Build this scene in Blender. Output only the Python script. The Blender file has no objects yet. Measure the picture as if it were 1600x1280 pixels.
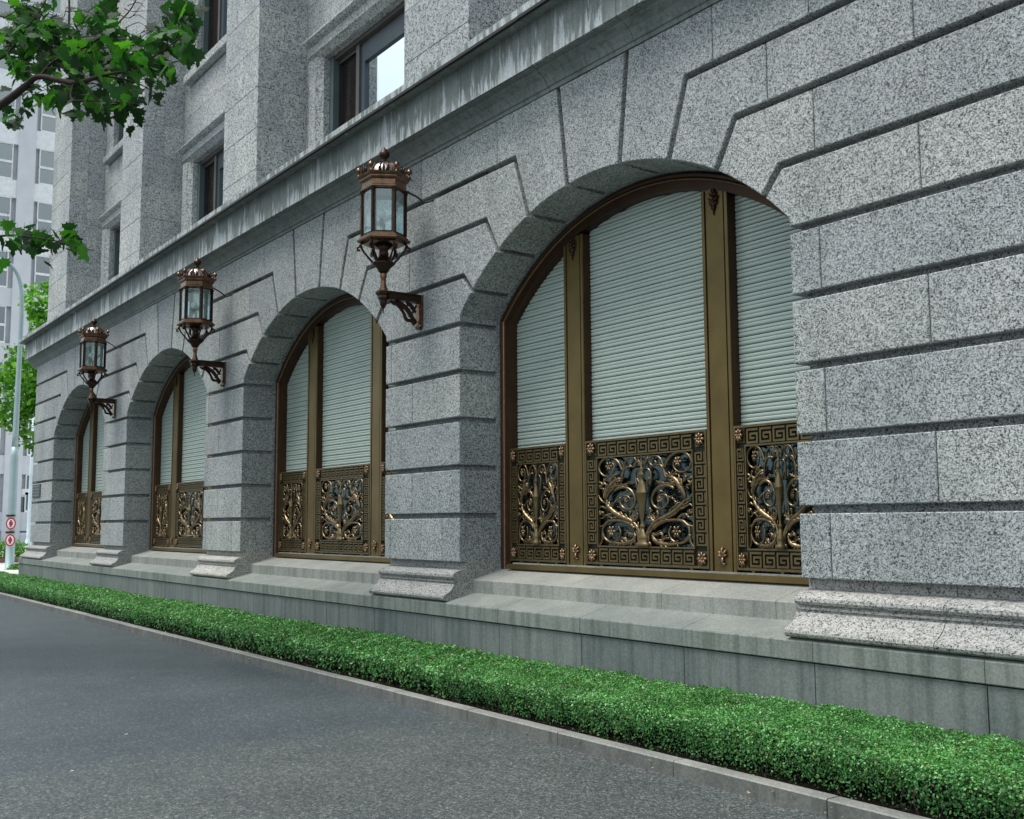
import bpy, bmesh, math, random
import numpy as np
from mathutils import Vector, Matrix
random.seed(7); rng = np.random.default_rng(7)
R = math.radians
sc = bpy.context.scene
# ------------------------------------------------------------------ camera, sky, sun, exposure
cam_d = bpy.data.cameras.new("camera"); cam = bpy.data.objects.new("camera", cam_d)
sc.collection.objects.link(cam)
right = Vector((0.58699652, 0.809569, -0.00575519)); up = Vector((0.08972498, -0.05798888, 0.99427698))
fwd = Vector((-0.80460208, 0.58415351, 0.10667783))
m = Matrix((right, up, -fwd)).transposed().to_4x4(); m.translation = Vector((0, -6.2, 1.6))
cam.matrix_world = m
cam_d.sensor_width = 36; cam_d.lens = 36 * 1660.44 / 1600; cam_d.clip_end = 2000; cam_d.clip_start = .05
sc.camera = cam
w = bpy.data.worlds.new("World"); sc.world = w; w.use_nodes = True
SUN_EL, SUN_AZ = 68, 200          # azimuth measured clockwise from +Y (north)
nt = w.node_tree; nt.nodes.clear()
def N(nt, t, **k):
    n = nt.nodes.new(t)
    for a, b in k.items():
        if a.startswith('i_'):
            n.inputs[int(a[2:]) if a[2:].isdigit() else a[2:].replace('_', ' ')].default_value = b
        else: setattr(n, a, b)
    return n
sky = N(nt, 'ShaderNodeTexSky', sky_type='NISHITA', sun_disc=False, sun_elevation=R(SUN_EL), sun_rotation=R(SUN_AZ), air_density=1.0, dust_density=2.0)
bg = N(nt, 'ShaderNodeBackground'); bg.inputs[1].default_value = .078
tc = N(nt, 'ShaderNodeTexCoord'); no = N(nt, 'ShaderNodeTexNoise'); no.inputs['Scale'].default_value = 2.2; no.inputs['Detail'].default_value = 6
rp = N(nt, 'ShaderNodeValToRGB'); rp.color_ramp.elements[0].position = .30; rp.color_ramp.elements[0].color = (.45, .45, .45, 1); rp.color_ramp.elements[1].position = .62
mx = N(nt, 'ShaderNodeMixRGB'); mx.inputs[2].default_value = (10.1, 11.3, 11.9, 1)    # bright high overcast cloud
out = N(nt, 'ShaderNodeOutputWorld'); L = nt.links.new
L(tc.outputs['Generated'], no.inputs['Vector']); L(no.outputs[0], rp.inputs[0]); L(rp.outputs[0], mx.inputs[0])
sx = N(nt, 'ShaderNodeSeparateXYZ'); L(tc.outputs['Generated'], sx.inputs[0])
rz = N(nt, 'ShaderNodeValToRGB'); rz.color_ramp.elements[0].position = 0; rz.color_ramp.elements[0].color = (.42, .44, .46, 1); rz.color_ramp.elements[1].position = .34
mz = N(nt, 'ShaderNodeMixRGB', blend_type='MULTIPLY'); mz.inputs[0].default_value = 1      # overcast skies are brightest overhead
L(sx.outputs[2], rz.inputs[0]); L(sky.outputs[0], mx.inputs[1]); L(mx.outputs[0], mz.inputs[1]); L(rz.outputs[0], mz.inputs[2]); L(mz.outputs[0], bg.inputs[0]); L(bg.outputs[0], out.inputs[0])
sd = bpy.data.lights.new("sun", 'SUN'); sd.energy = 2.2; sd.angle = R(24); sd.color = (1, .955, .89)
so = bpy.data.objects.new("sun", sd); sc.collection.objects.link(so)
sdir = Vector((math.sin(R(SUN_AZ)) * math.cos(R(SUN_EL)), math.cos(R(SUN_AZ)) * math.cos(R(SUN_EL)), math.sin(R(SUN_EL))))
so.rotation_euler = sdir.to_track_quat('Z', 'Y').to_euler()
so.location = (-20, -20, 40)
vs = sc.view_settings; vs.view_transform = 'Standard'; vs.look = 'None'; vs.gamma = 1; vs.use_curve_mapping = False
vs.exposure = .62
try:
    sc.cycles.use_denoising = True; sc.cycles.max_bounces = 6; sc.cycles.transparent_max_bounces = 12
    sc.cycles.sample_clamp_indirect = 8
except Exception: pass
# ------------------------------------------------------------------ helpers
class MB:
    def __init__(s): s.v = []; s.f = []; s.m = []
    def add(s, v, f, mi=0):
        n = len(s.v); s.v += [tuple(p) for p in v]; s.f += [tuple(i + n for i in q) for q in f]; s.m += [mi] * len(f); return s
    def box(s, x0, x1, y0, y1, z0, z1, mi=0, c=0):
        if c:
            return s.prism([(x0, z0), (x1, z0), (x1, z1), (x0, z1)], y0, y1, mi, c)
        v = [(x, y, z) for x in (x0, x1) for y in (y0, y1) for z in (z0, z1)]
        return s.add(v, [(0, 1, 3, 2), (4, 6, 7, 5), (0, 4, 5, 1), (2, 3, 7, 6), (0, 2, 6, 4), (1, 5, 7, 3)], mi)
    def prism(s, P, y0, y1, mi=0, c=0, back=True):
        """polygon in XZ (counter-clockwise seen from the street) pushed from y0 to y1, front arris chamfered by c"""
        n = len(P)
        a = sum(P[i][0] * P[(i + 1) % n][1] - P[(i + 1) % n][0] * P[i][1] for i in range(n))
        if a < 0: P = P[::-1]
        rings = []
        if c:
            Q = []
            for i in range(n):
                p0, p1, p2 = Vector(P[i - 1]), Vector(P[i]), Vector(P[(i + 1) % n])
                d1 = (p1 - p0).normalized(); d2 = (p2 - p1).normalized()
                n1 = Vector((-d1.y, d1.x)); n2 = Vector((-d2.y, d2.x)); k = 1 + n1.dot(n2)
                o = (n1 + n2) / max(k, .35); Q.append(p1 + o * c)
            rings.append([(q[0], y0, q[1]) for q in Q]); rings.append([(q[0], y0 + c, q[1]) for q in P])
        else: rings.append([(q[0], y0, q[1]) for q in P])
        rings.append([(q[0], y1, q[1]) for q in P])
        v = [p for r in rings for p in r]; f = [tuple(range(n))]
        for k in range(len(rings) - 1):
            for i in range(n):
                j = (i + 1) % n; f.append((k * n + j, k * n + i, (k + 1) * n + i, (k + 1) * n + j))
        if back: f.append(tuple(range((len(rings) - 1) * n, len(rings) * n))[::-1])
        return s.add(v, f, mi)
    def extx(s, P, x0, x1, mi=0):
        """profile in YZ pushed along X"""
        n = len(P); v = [(x0, y, z) for y, z in P] + [(x1, y, z) for y, z in P]
        f = [(i, (i + 1) % n, n + (i + 1) % n, n + i) for i in range(n)] + [tuple(range(n))[::-1], tuple(range(n, 2 * n))]
        return s.add(v, f, mi)
    def tube(s, pts, r, seg=6, mi=0, flat=1.0, cap=True):
        pts = [Vector(p) for p in pts]; n = len(pts)
        rr = r if isinstance(r, (list, tuple)) else [r] * n
        if len(rr) != n: rr = [np.interp(i / (n - 1), np.linspace(0, 1, len(rr)), rr) for i in range(n)]
        v = []; prev = None
        for i, p in enumerate(pts):
            t = (pts[min(i + 1, n - 1)] - pts[max(i - 1, 0)]).normalized()
            a = prev if prev is not None else (Vector((0, 1, 0)) if abs(t.y) < .9 else Vector((1, 0, 0)))
            b = t.cross(a).normalized(); a = b.cross(t).normalized(); prev = a
            for k in range(seg):
                q = 2 * math.pi * k / seg
                v.append(p + (a * math.cos(q) * flat + b * math.sin(q)) * rr[i])
        f = [(i * seg + k, i * seg + (k + 1) % seg, (i + 1) * seg + (k + 1) % seg, (i + 1) * seg + k) for i in range(n - 1) for k in range(seg)]
        if cap: f += [tuple(range(seg))[::-1], tuple(range((n - 1) * seg, n * seg))]
        return s.add(v, f, mi)
    def lathe(s, prof, c=(0, 0, 0), seg=16, mi=0, rot=0, flat=1.0):
        v = []; n = len(prof)
        for r_, z in prof:
            for k in range(seg):
                q = 2 * math.pi * k / seg + rot
                v.append((c[0] + r_ * math.cos(q), c[1] + r_ * math.sin(q) * flat, c[2] + z))
        f = [(i * seg + k, i * seg + (k + 1) % seg, (i + 1) * seg + (k + 1) % seg, (i + 1) * seg + k) for i in range(n - 1) for k in range(seg)]
        f += [tuple(range(seg))[::-1], tuple(range((n - 1) * seg, n * seg))]
        return s.add(v, f, mi)
    def mesh(s, name, mats, smooth=False):
        me = bpy.data.meshes.new(name); me.from_pydata(s.v, [], s.f)
        for k in (mats if isinstance(mats, (list, tuple)) else [mats]): me.materials.append(k)
        if any(s.m): me.polygons.foreach_set('material_index', s.m)
        if smooth: me.polygons.foreach_set('use_smooth', [True] * len(s.f))
        me.update(); return me
    def build(s, name, mats, parent=None, smooth=False, loc=None):
        return link(name, s.mesh(name, mats, smooth), parent, loc)
def link(name, me, parent=None, loc=None):
    o = bpy.data.objects.new(name, me); sc.collection.objects.link(o)
    if parent is not None: o.parent = parent
    if loc is not None: o.location = loc
    return o
def thing(name, label, cat, loc=(0, 0, 0), group=None, rz=0):
    o = link(name, None); o.location = loc; o.rotation_euler.z = rz
    o.empty_display_size = .2
    o['label'] = label; o['category'] = cat
    if group: o['group'] = group
    return o
def tag(o, label=None, cat=None, group=None, kind=None):
    for k, x in (('label', label), ('category', cat), ('group', group), ('kind', kind)):
        if x: o[k] = x
    return o
def copy_tree(o, parent=None):
    c = o.copy(); sc.collection.objects.link(c); c.parent = parent
    for ch in o.children: copy_tree(ch, c)
    return c
def quads(name, V, mat, parent=None, tint=None, nper=4):
    """big soup of n-gons from a numpy array V (faces, nper, 3)"""
    n = len(V); me = bpy.data.meshes.new(name)
    me.vertices.add(n * nper); me.vertices.foreach_set('co', V.reshape(-1).astype(np.float32))
    me.loops.add(n * nper); me.loops.foreach_set('vertex_index', np.arange(n * nper, dtype=np.int32))
    me.polygons.add(n); me.polygons.foreach_set('loop_start', np.arange(0, n * nper, nper, dtype=np.int32))
    try: me.polygons.foreach_set('loop_total', np.full(n, nper, dtype=np.int32))
    except Exception: pass
    a = me.attributes.new('tint', 'FLOAT', 'FACE')
    a.data.foreach_set('value', (tint if tint is not None else rng.random(n)).astype(np.float32))
    me.materials.append(mat); me.update(calc_edges=True); me.validate()
    return link(name, me, parent)
# ------------------------------------------------------------------ materials
def mat(name):
    m_ = bpy.data.materials.new(name); m_.use_nodes = True; t = m_.node_tree; b = t.nodes['Principled BSDF']; return m_, t, b
def ramp(t, stops, interp='LINEAR'):
    r_ = t.nodes.new('ShaderNodeValToRGB'); cr = r_.color_ramp; cr.interpolation = interp
    while len(cr.elements) < len(stops): cr.elements.new(.5)
    for e, (p_, c_) in zip(cr.elements, stops):
        e.position = p_; e.color = (*c_, 1) if len(c_) == 3 else c_
    return r_
def mth(t, op, a=None, b=None):
    n = t.nodes.new('ShaderNodeMath'); n.operation = op
    for i, x in enumerate((a, b)):
        if x is None: continue
        if isinstance(x, (int, float)): n.inputs[i].default_value = x
        else: t.links.new(x, n.inputs[i])
    return n.outputs[0]
def pos(t, sx=1, sy=1, sz=1):
    g = t.nodes.new('ShaderNodeNewGeometry'); mp = t.nodes.new('ShaderNodeMapping'); mp.inputs['Scale'].default_value = (sx, sy, sz)
    t.links.new(g.outputs['Position'], mp.inputs[0]); return mp.outputs[0]
def noise(t, vec, scale, detail=4, rough=.5):
    n = t.nodes.new('ShaderNodeTexNoise'); n.inputs['Scale'].default_value = scale; n.inputs['Detail'].default_value = detail; n.inputs['Roughness'].default_value = rough
    if vec is not None: t.links.new(vec, n.inputs['Vector'])
    return n.outputs[0]
def cells(t, vec, scale):
    n = t.nodes.new('ShaderNodeTexVoronoi'); n.inputs['Scale'].default_value = scale; t.links.new(vec, n.inputs['Vector'])
    s_ = t.nodes.new('ShaderNodeSeparateColor'); t.links.new(n.outputs['Color'], s_.inputs[0]); return s_.outputs[0]
def mixc(t, mode, fac, a, b):
    n = t.nodes.new('ShaderNodeMixRGB'); n.blend_type = mode
    for i, x in enumerate((fac, a, b)):
        if isinstance(x, (int, float)): n.inputs[i].default_value = x
        elif isinstance(x, tuple): n.inputs[i].default_value = (*x, 1)
        else: t.links.new(x, n.inputs[i])
    return n.outputs[0]
def bump(t, b, h, strength, dist=.01):
    n = t.nodes.new('ShaderNodeBump'); n.inputs['Strength'].default_value = strength; n.inputs['Distance'].default_value = dist
    t.links.new(h, n.inputs['Height']); t.links.new(n.outputs[0], b.inputs['Normal'])
def sepz(t):
    g = t.nodes.new('ShaderNodeNewGeometry'); s_ = t.nodes.new('ShaderNodeSeparateXYZ'); t.links.new(g.outputs['Position'], s_.inputs[0]); return s_.outputs
def granite(name, dark, mid, light, s1=95, s2=42, stain=.6, lo=.30, s3=52, big=.09):
    m_, t, b = mat(name); P = pos(t)
    v = mth(t, 'ADD', mth(t, 'MULTIPLY', cells(t, P, s1), .60), mth(t, 'MULTIPLY', cells(t, P, s2), .40))
    v = mth(t, 'ADD', mth(t, 'MULTIPLY', v, .82), mth(t, 'MULTIPLY', cells(t, P, s3), .18))
    r_ = ramp(t, [(lo - .05, dark), (lo + .04, mid), (.60, light), (.82, tuple(min(1, x * 1.22) for x in light))]); t.links.new(v, r_.inputs[0])
    oi = t.nodes.new('ShaderNodeObjectInfo')
    r2 = ramp(t, [(0, (.80, .815, .83)), (.5, (.93, .93, .93)), (1, (1.05, 1.04, 1.0))]); t.links.new(oi.outputs['Random'], r2.inputs[0])
    c1 = mixc(t, 'MULTIPLY', 1.0, r_.outputs[0], r2.outputs[0])
    r3 = ramp(t, [(.30, (.64, .67, .665)), (.6, (1, 1, 1))]); t.links.new(noise(t, pos(t, 1, 1, .45), 1.6, 7, .62), r3.inputs[0])
    c2 = mixc(t, 'MULTIPLY', stain, c1, r3.outputs[0])
    t.links.new(c2, b.inputs['Base Color']); b.inputs['Roughness'].default_value = .72
    bump(t, b, v, .35, .004); return m_
M = {}
M['granite'] = granite('granite', (.010, .013, .015), (.215, .232, .236), (.52, .545, .548), 215, 120, .75, .36, 62)
M['granite_up'] = granite('granite_upper', (.03, .034, .037), (.29, .305, .31), (.56, .58, .58), 105, 58, .7, .315, 30)
M['granite_base'] = granite('granite_base', (.025, .026, .028), (.26, .262, .258), (.44, .43, .41), 165, 96, .5, .31, 46)
def streaked(name, base1, base2, streak, grain=60, z0=None):
    """weathered smooth stone with run-off streaks"""
    m_, t, b = mat(name); P = pos(t)
    r_ = ramp(t, [(.3, base1), (.7, base2)]); t.links.new(noise(t, pos(t, 1, 1, .5), 2.3, 8, .65), r_.inputs[0])
    r2 = ramp(t, [(.36, streak), (.52, (1, 1, 1))]); t.links.new(noise(t, pos(t, 9, 9, .35), 1.3, 5, .6), r2.inputs[0])
    g_ = t.nodes.new('ShaderNodeNewGeometry'); sn = t.nodes.new('ShaderNodeSeparateXYZ'); t.links.new(g_.outputs['Normal'], sn.inputs[0])
    upf = mth(t, 'LESS_THAN', mth(t, 'ABSOLUTE', sn.outputs[2]), .6)      # rain runs only down upright faces
    c = mixc(t, 'MULTIPLY', mth(t, 'MULTIPLY', upf, .75), r_.outputs[0], r2.outputs[0])
    r3 = ramp(t, [(.25, (.80, .80, .80)), (.75, (1.1, 1.1, 1.1))]); t.links.new(cells(t, P, grain), r3.inputs[0])
    c = mixc(t, 'MULTIPLY', .8, c, r3.outputs[0])
    oi = t.nodes.new('ShaderNodeObjectInfo'); r4 = ramp(t, [(0, (.88, .9, .9)), (1, (1.04, 1.03, 1.0))]); t.links.new(oi.outputs['Random'], r4.inputs[0])
    c = mixc(t, 'MULTIPLY', 1.0, c, r4.outputs[0])
    t.links.new(c, b.inputs['Base Color']); b.inputs['Roughness'].default_value = .7
    bump(t, b, noise(t, P, 70, 3), .2, .004); return m_
M['plinth'] = streaked('plinth_granite', (.115, .14, .142), (.20, .222, .22), (.55, .6, .56), 90)
M['capstone'] = streaked('cap_granite', (.165, .19, .185), (.26, .275, .26), (.5, .56, .5), 90)
M['slab'] = streaked('slab_granite', (.21, .225, .215), (.32, .325, .305), (.62, .66, .58), 90)
def cornice_mat():
    m_, t, b = mat('cornice_stone'); P = pos(t); o = sepz(t)
    r_ = ramp(t, [(.3, (.15, .175, .17)), (.7, (.25, .28, .27))]); t.links.new(noise(t, pos(t, 1, 1, .6), 3.0, 8, .65), r_.inputs[0])
    # pale lime runs: broad at the foot of the fascia, fading upwards, each with a ragged top
    h = mth(t, 'MULTIPLY', mth(t, 'SUBTRACT', o[2], 6.0), 1.0)
    n1 = noise(t, pos(t, 1, 1, .10), 7.0, 4, .6); n2 = noise(t, pos(t, 1, 1, .14), 27, 4, .6)
    nn = mth(t, 'ADD', mth(t, 'MULTIPLY', n1, .55), mth(t, 'MULTIPLY', n2, .45))
    n0 = noise(t, pos(t, 1, 0, 0), .9, 3, .6)
    v = mth(t, 'ADD', mth(t, 'SUBTRACT', nn, mth(t, 'MULTIPLY', h, .34)), mth(t, 'MULTIPLY', mth(t, 'SUBTRACT', n0, .56), .42))
    rs = ramp(t, [(.43, (0, 0, 0)), (.48, (1, 1, 1))]); t.links.new(v, rs.inputs[0])
    inb = mth(t, 'MULTIPLY', mth(t, 'GREATER_THAN', o[2], 6.004), mth(t, 'LESS_THAN', o[2], 6.45))
    top = mth(t, 'GREATER_THAN', o[2], 6.462)
    rt = ramp(t, [(.44, (0, 0, 0)), (.54, (1, 1, 1))]); t.links.new(noise(t, pos(t, 1, 1, .25), 11, 3, .6), rt.inputs[0])
    fac = mth(t, 'ADD', mth(t, 'MULTIPLY', rs.outputs[0], mth(t, 'MULTIPLY', inb, .85)), mth(t, 'MULTIPLY', mth(t, 'MULTIPLY', rt.outputs[0], top), .7))
    c = mixc(t, 'MIX', fac, r_.outputs[0], (.56, .60, .62))
    rd = ramp(t, [(.40, (.62, .62, .6)), (.5, (1, 1, 1))]); t.links.new(noise(t, pos(t, 1, 1, .08), 17, 3, .6), rd.inputs[0])
    c = mixc(t, 'MULTIPLY', .6, c, rd.outputs[0])
    r3 = ramp(t, [(.25, (.8, .8, .8)), (.75, (1.1, 1.1, 1.1))]); t.links.new(cells(t, P, 75), r3.inputs[0])
    c = mixc(t, 'MULTIPLY', .6, c, r3.outputs[0])
    t.links.new(c, b.inputs['Base Color']); b.inputs['Roughness'].default_value = .75
    bump(t, b, noise(t, P, 60, 3), .25, .004); return m_
M['cornice'] = cornice_mat()
def plain(name, col, rough=.6, metal=0, var=.12, scale=3, bmp=0, spec=None):
    m_, t, b = mat(name)
    r_ = ramp(t, [(.3, tuple(x * (1 - var) for x in col)), (.7, tuple(min(1, x * (1 + var)) for x in col))])
    t.links.new(noise(t, pos(t), scale, 6, .6), r_.inputs[0]); t.links.new(r_.outputs[0], b.inputs['Base Color'])
    b.inputs['Roughness'].default_value = rough; b.inputs['Metallic'].default_value = metal
    if spec is not None: b.inputs['Specular IOR Level'].default_value = spec
    if bmp: bump(t, b, noise(t, pos(t), 40, 4), bmp, .004)
    return m_
M['bronze'] = plain('olive_bronze', (.150, .105, .036), .36, .6, .22, 2.5, .05)
M['bronze_red'] = plain('red_brown_bronze', (.055, .024, .011), .42, .5, .25, 3, .05)
M['key_ground'] = plain('dark_bronze', (.018, .02, .014), .55, .3, .3, 6)
M['key'] = plain('key_bronze', (.15, .115, .055), .40, .7, .2, 12)
M['scroll'] = plain('polished_scroll_bronze', (.20, .145, .082), .30, .9, .4, 14, .12)
M['rosette'] = plain('copper_rosette', (.23, .15, .092), .32, .88, .3, 30, .1)
M['shutter'] = plain('painted_shutter', (.47, .55, .505), .34, .12, .07, 1.4)
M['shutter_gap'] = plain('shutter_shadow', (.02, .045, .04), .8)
M['lamp'] = plain('aged_copper', (.050, .028, .020), .34, .8, .35, 9, .12)
M['lamp_hi'] = plain('bright_copper', (.18, .105, .066), .26, .9, .4, 14, .1)
M['dome'] = plain('polished_dome_copper', (.62, .50, .45), .22, .95, .2, 14, .05)
M['iron'] = plain('black_iron', (.015, .014, .014), .5, .3)
M['cable'] = plain('black_cable', (.012, .012, .013), .6)
M['inside'] = plain('dark_room', (.012, .010, .010), .9)
M['curtain'] = plain('brown_curtain', (.030, .014, .010), .9)
M['winframe'] = plain('window_frame', (.12, .115, .105), .45, .35)
M['wincover'] = plain('grey_cover_panel', (.10, .135, .14), .5, .2)
M['casement'] = plain('slate_blue_casement', (.045, .065, .085), .4, .2)
M['earth'] = plain('dark_soil', (.022, .014, .010), .95, 0, .4, 20, .6)
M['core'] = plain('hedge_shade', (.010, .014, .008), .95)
M['bark'] = plain('tree_bark', (.028, .017, .013), .9, 0, .4, 12, .6)
M['kerb_shade_side'] = streaked('kerb_granite_shaded_side', (.10, .105, .10), (.17, .175, .165), (.7, .7, .68), 70)  # darker copy of the kerb granite: shade on the street face is painted in
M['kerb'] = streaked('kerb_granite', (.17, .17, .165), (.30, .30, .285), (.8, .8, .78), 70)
M['pole'] = plain('galvanised_pole', (.36, .47, .48), .42, .25, .08, 2)
M['pale'] = plain('pale_concrete', (.58, .60, .66), .8, 0, .08, .8)
M['lilac'] = plain('lilac_grey_cladding', (.62, .64, .68), .7, 0, .06, 1.2)
M['whitepaint'] = plain('white_paint', (.78, .80, .82), .5)
M['red'] = plain('sign_red', (.5, .02, .04), .4)
M['paving'] = plain('pale_paving', (.52, .5, .49), .85, 0, .12, 1.5)
M['plaque'] = plain('weathered_bronze_plaque', (.06, .075, .075), .45, .5, .25, 25)
M['plaque_text'] = plain('plaque_lettering', (.22, .25, .24), .4, .5)
M['bulb'] = plain('white_glass_globe', (.8, .82, .82), .2)
def glass(name, tint, refl, body, bodyc, fr=.8):
    """pane: clear part, mirror part and a little dust"""
    m_, t, b = mat(name); t.nodes.remove(b); o = t.nodes['Material Output']
    tr = t.nodes.new('ShaderNodeBsdfTransparent'); tr.inputs[0].default_value = (*tint, 1)
    gl = t.nodes.new('ShaderNodeBsdfGlossy'); gl.inputs['Roughness'].default_value = .03; gl.inputs[0].default_value = (.9, .97, 1, 1)
    df = t.nodes.new('ShaderNodeBsdfDiffuse'); df.inputs[0].default_value = (*bodyc, 1)
    m1 = t.nodes.new('ShaderNodeMixShader'); m1.inputs[0].default_value = body; t.links.new(tr.outputs[0], m1.inputs[1]); t.links.new(df.outputs[0], m1.inputs[2])
    lw = t.nodes.new('ShaderNodeLayerWeight'); lw.inputs[0].default_value = .35
    f_ = mth(t, 'MINIMUM', mth(t, 'ADD', mth(t, 'MULTIPLY', lw.outputs['Fresnel'], fr), refl), 1.0)
    m2 = t.nodes.new('ShaderNodeMixShader'); t.links.new(f_, m2.inputs[0]); t.links.new(m1.outputs[0], m2.inputs[1]); t.links.new(gl.outputs[0], m2.inputs[2])
    t.links.new(m2.outputs[0], o.inputs[0]); return m_
M['lampglass'] = glass('lantern_glass', (.86, .97, .97), .05, .20, (.62, .80, .79))
M['grilleshade'] = glass('shade_tint_glass_behind_grille', (.52, .62, .62), .02, .12, (.02, .03, .03))  # dark tint stands for the shade on the slats behind the grille
M['mirrorglass'] = glass('coated_window_glass', (.1, .1, .1), .80, .5, (.05, .06, .07))
M['darkglass'] = glass('clear_window_glass', (.75, .72, .7), .0, .03, (.05, .05, .05), .12)
M['officeglass'] = glass('office_window_glass', (.3, .35, .35), .16, .45, (.10, .14, .14))
def leafmat(name, dark, mid, light, red=None, trans=.35, rough=.38):
    m_, t, b = mat(name); o = t.nodes['Material Output']
    at = t.nodes.new('ShaderNodeAttribute'); at.attribute_name = 'tint'
    oi = t.nodes.new('ShaderNodeObjectInfo')
    f_ = mth(t, 'FRACT', mth(t, 'ADD', at.outputs['Fac'], oi.outputs['Random']))
    st = [(0, dark), (.45, mid), (.93, light)] + ([(.975, red)] if red else [])
    r_ = ramp(t, st); t.links.new(f_, r_.inputs[0])
    rn = ramp(t, [(.36, (.56, .60, .52)), (.62, (1.14, 1.10, 1.12))]); t.links.new(noise(t, pos(t), 3.4, 6, .65), rn.inputs[0])
    c = mixc(t, 'MULTIPLY', 1, r_.outputs[0], rn.outputs[0])
    t.links.new(c, b.inputs['Base Color']); b.inputs['Roughness'].default_value = rough
    tl = t.nodes.new('ShaderNodeBsdfTranslucent'); c2 = mixc(t, 'MULTIPLY', 1, c, (1.3, 1.5, .5)); t.links.new(c2, tl.inputs[0])
    ms = t.nodes.new('ShaderNodeMixShader'); ms.inputs[0].default_value = trans
    t.links.new(b.outputs[0], ms.inputs[1]); t.links.new(tl.outputs[0], ms.inputs[2]); t.links.new(ms.outputs[0], o.inputs[0]); return m_
M['hedge'] = leafmat('hedge_leaf', (.022, .11, .025), (.065, .27, .06), (.21, .50, .15), (.20, .14, .07), .2, .34)
M['plane'] = leafmat('plane_tree_leaf', (.012, .050, .014), (.022, .105, .02), (.07, .24, .03), None, .5, .6)
M['young'] = leafmat('young_tree_leaf', (.06, .20, .02), (.11, .33, .03), (.2, .46, .05), None, .4, .5)
def asphalt():
    m_, t, b = mat('asphalt'); P = pos(t); o = sepz(t)
    v = mth(t, 'ADD', mth(t, 'MULTIPLY', cells(t, P, 135), .6), mth(t, 'MULTIPLY', cells(t, P, 58), .4))
    old = ramp(t, [(.15, (.034, .040, .041)), (.5, (.062, .073, .075)), (.8, (.14, .155, .153)), (.95, (.27, .28, .27))]); t.links.new(v, old.inputs[0])
    new = ramp(t, [(.15, (.034, .046, .053)), (.5, (.047, .063, .073)), (.85, (.10, .122, .133)), (.96, (.26, .27, .26))]); t.links.new(v, new.inputs[0])
    # the older, coarser patch lies to the right of a lightly wavering seam
    wob = mth(t, 'MULTIPLY', mth(t, 'SUBTRACT', noise(t, P, .9, 3), .5), .35)
    s_ = mth(t, 'ADD', mth(t, 'ADD', o[0], wob), 7.5)
    k = ramp(t, [(.40, (0, 0, 0)), (.5, (.55, .55, .55)), (.515, (.75, .75, .75)), (.8, (1, 1, 1))]); t.links.new(mth(t, 'ADD', mth(t, 'MULTIPLY', s_, .25), .5), k.inputs[0])
    c = mixc(t, 'MIX', k.outputs[0], new.outputs[0], old.outputs[0])
    seam = ramp(t, [(0, (1.5, 1.5, 1.45)), (.012, (1, 1, 1))]); t.links.new(mth(t, 'ABSOLUTE', s_), seam.inputs[0])
    c = mixc(t, 'MULTIPLY', .8, c, seam.outputs[0])
    wob2 = mth(t, 'MULTIPLY', mth(t, 'SUBTRACT', noise(t, P, 5, 4), .5), .18)
    s2 = mth(t, 'ADD', mth(t, 'ADD', o[0], wob2), 4.28)
    cr = ramp(t, [(0, (.35, .33, .3)), (.006, (.5, .5, .48)), (.010, (1.25, 1.25, 1.2)), (.02, (1, 1, 1))]); t.links.new(mth(t, 'ABSOLUTE', s2), cr.inputs[0])
    c = mixc(t, 'MULTIPLY', .8, c, cr.outputs[0])
    rn = ramp(t, [(.3, (.78, .80, .82)), (.7, (1.12, 1.12, 1.1))]); t.links.new(noise(t, P, 1.1, 7, .6), rn.inputs[0])
    c = mixc(t, 'MULTIPLY', 1, c, rn.outputs[0])
    t.links.new(c, b.inputs['Base Color']); b.inputs['Roughness'].default_value = .52
    bump(t, b, v, .5, .006); return m_
M['asphalt'] = asphalt()
# ------------------------------------------------------------------ ground
def sheet(name, x0, x1, y0, y1, z, mt):
    b = MB(); b.add([(x0, y0, z), (x1, y0, z), (x1, y1, z), (x0, y1, z)], [(0, 1, 2, 3)])
    return tag(b.build(name, mt), kind='structure')
sheet('ground', -900, 900, -900, 900, -.006, plain('distant_ground', (.10, .10, .10), .9))
sheet('road', -140, 60, -60, -1.31, 0, M['asphalt'])
sheet('pavement', -71, -30.35, -.16, 60, .10, M['paving'])
tag(sheet('planting_bed', -46, 8, -1.2, -.16, .062, M['earth']), 'dark soil strip under the clipped hedge')
sheet('side_street', -140, -71.2, -1.31, 90, .002, M['asphalt'])
kerb = link('kerb', None); tag(kerb, kind='structure')
x = 6.78; 
while x > -70:
    b = MB(); x1 = x; x0 = x - 1.18; dz = random.uniform(-.002, .002)
    P = [(-1.2, -.05), (-1.31, -.05), (-1.31, .092 + dz), (-1.302, .1 + dz), (-1.206, .1 + dz), (-1.2, .094 + dz)]
    b.extx(P[::-1], x0 + .004, x1 - .004); b.m = [1 if k_ in (3, 4) else 0 for k_ in range(len(b.f))]; b.build('kerb_stone', [M['kerb'], M['kerb_shade_side']], kerb); x = x0
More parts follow.
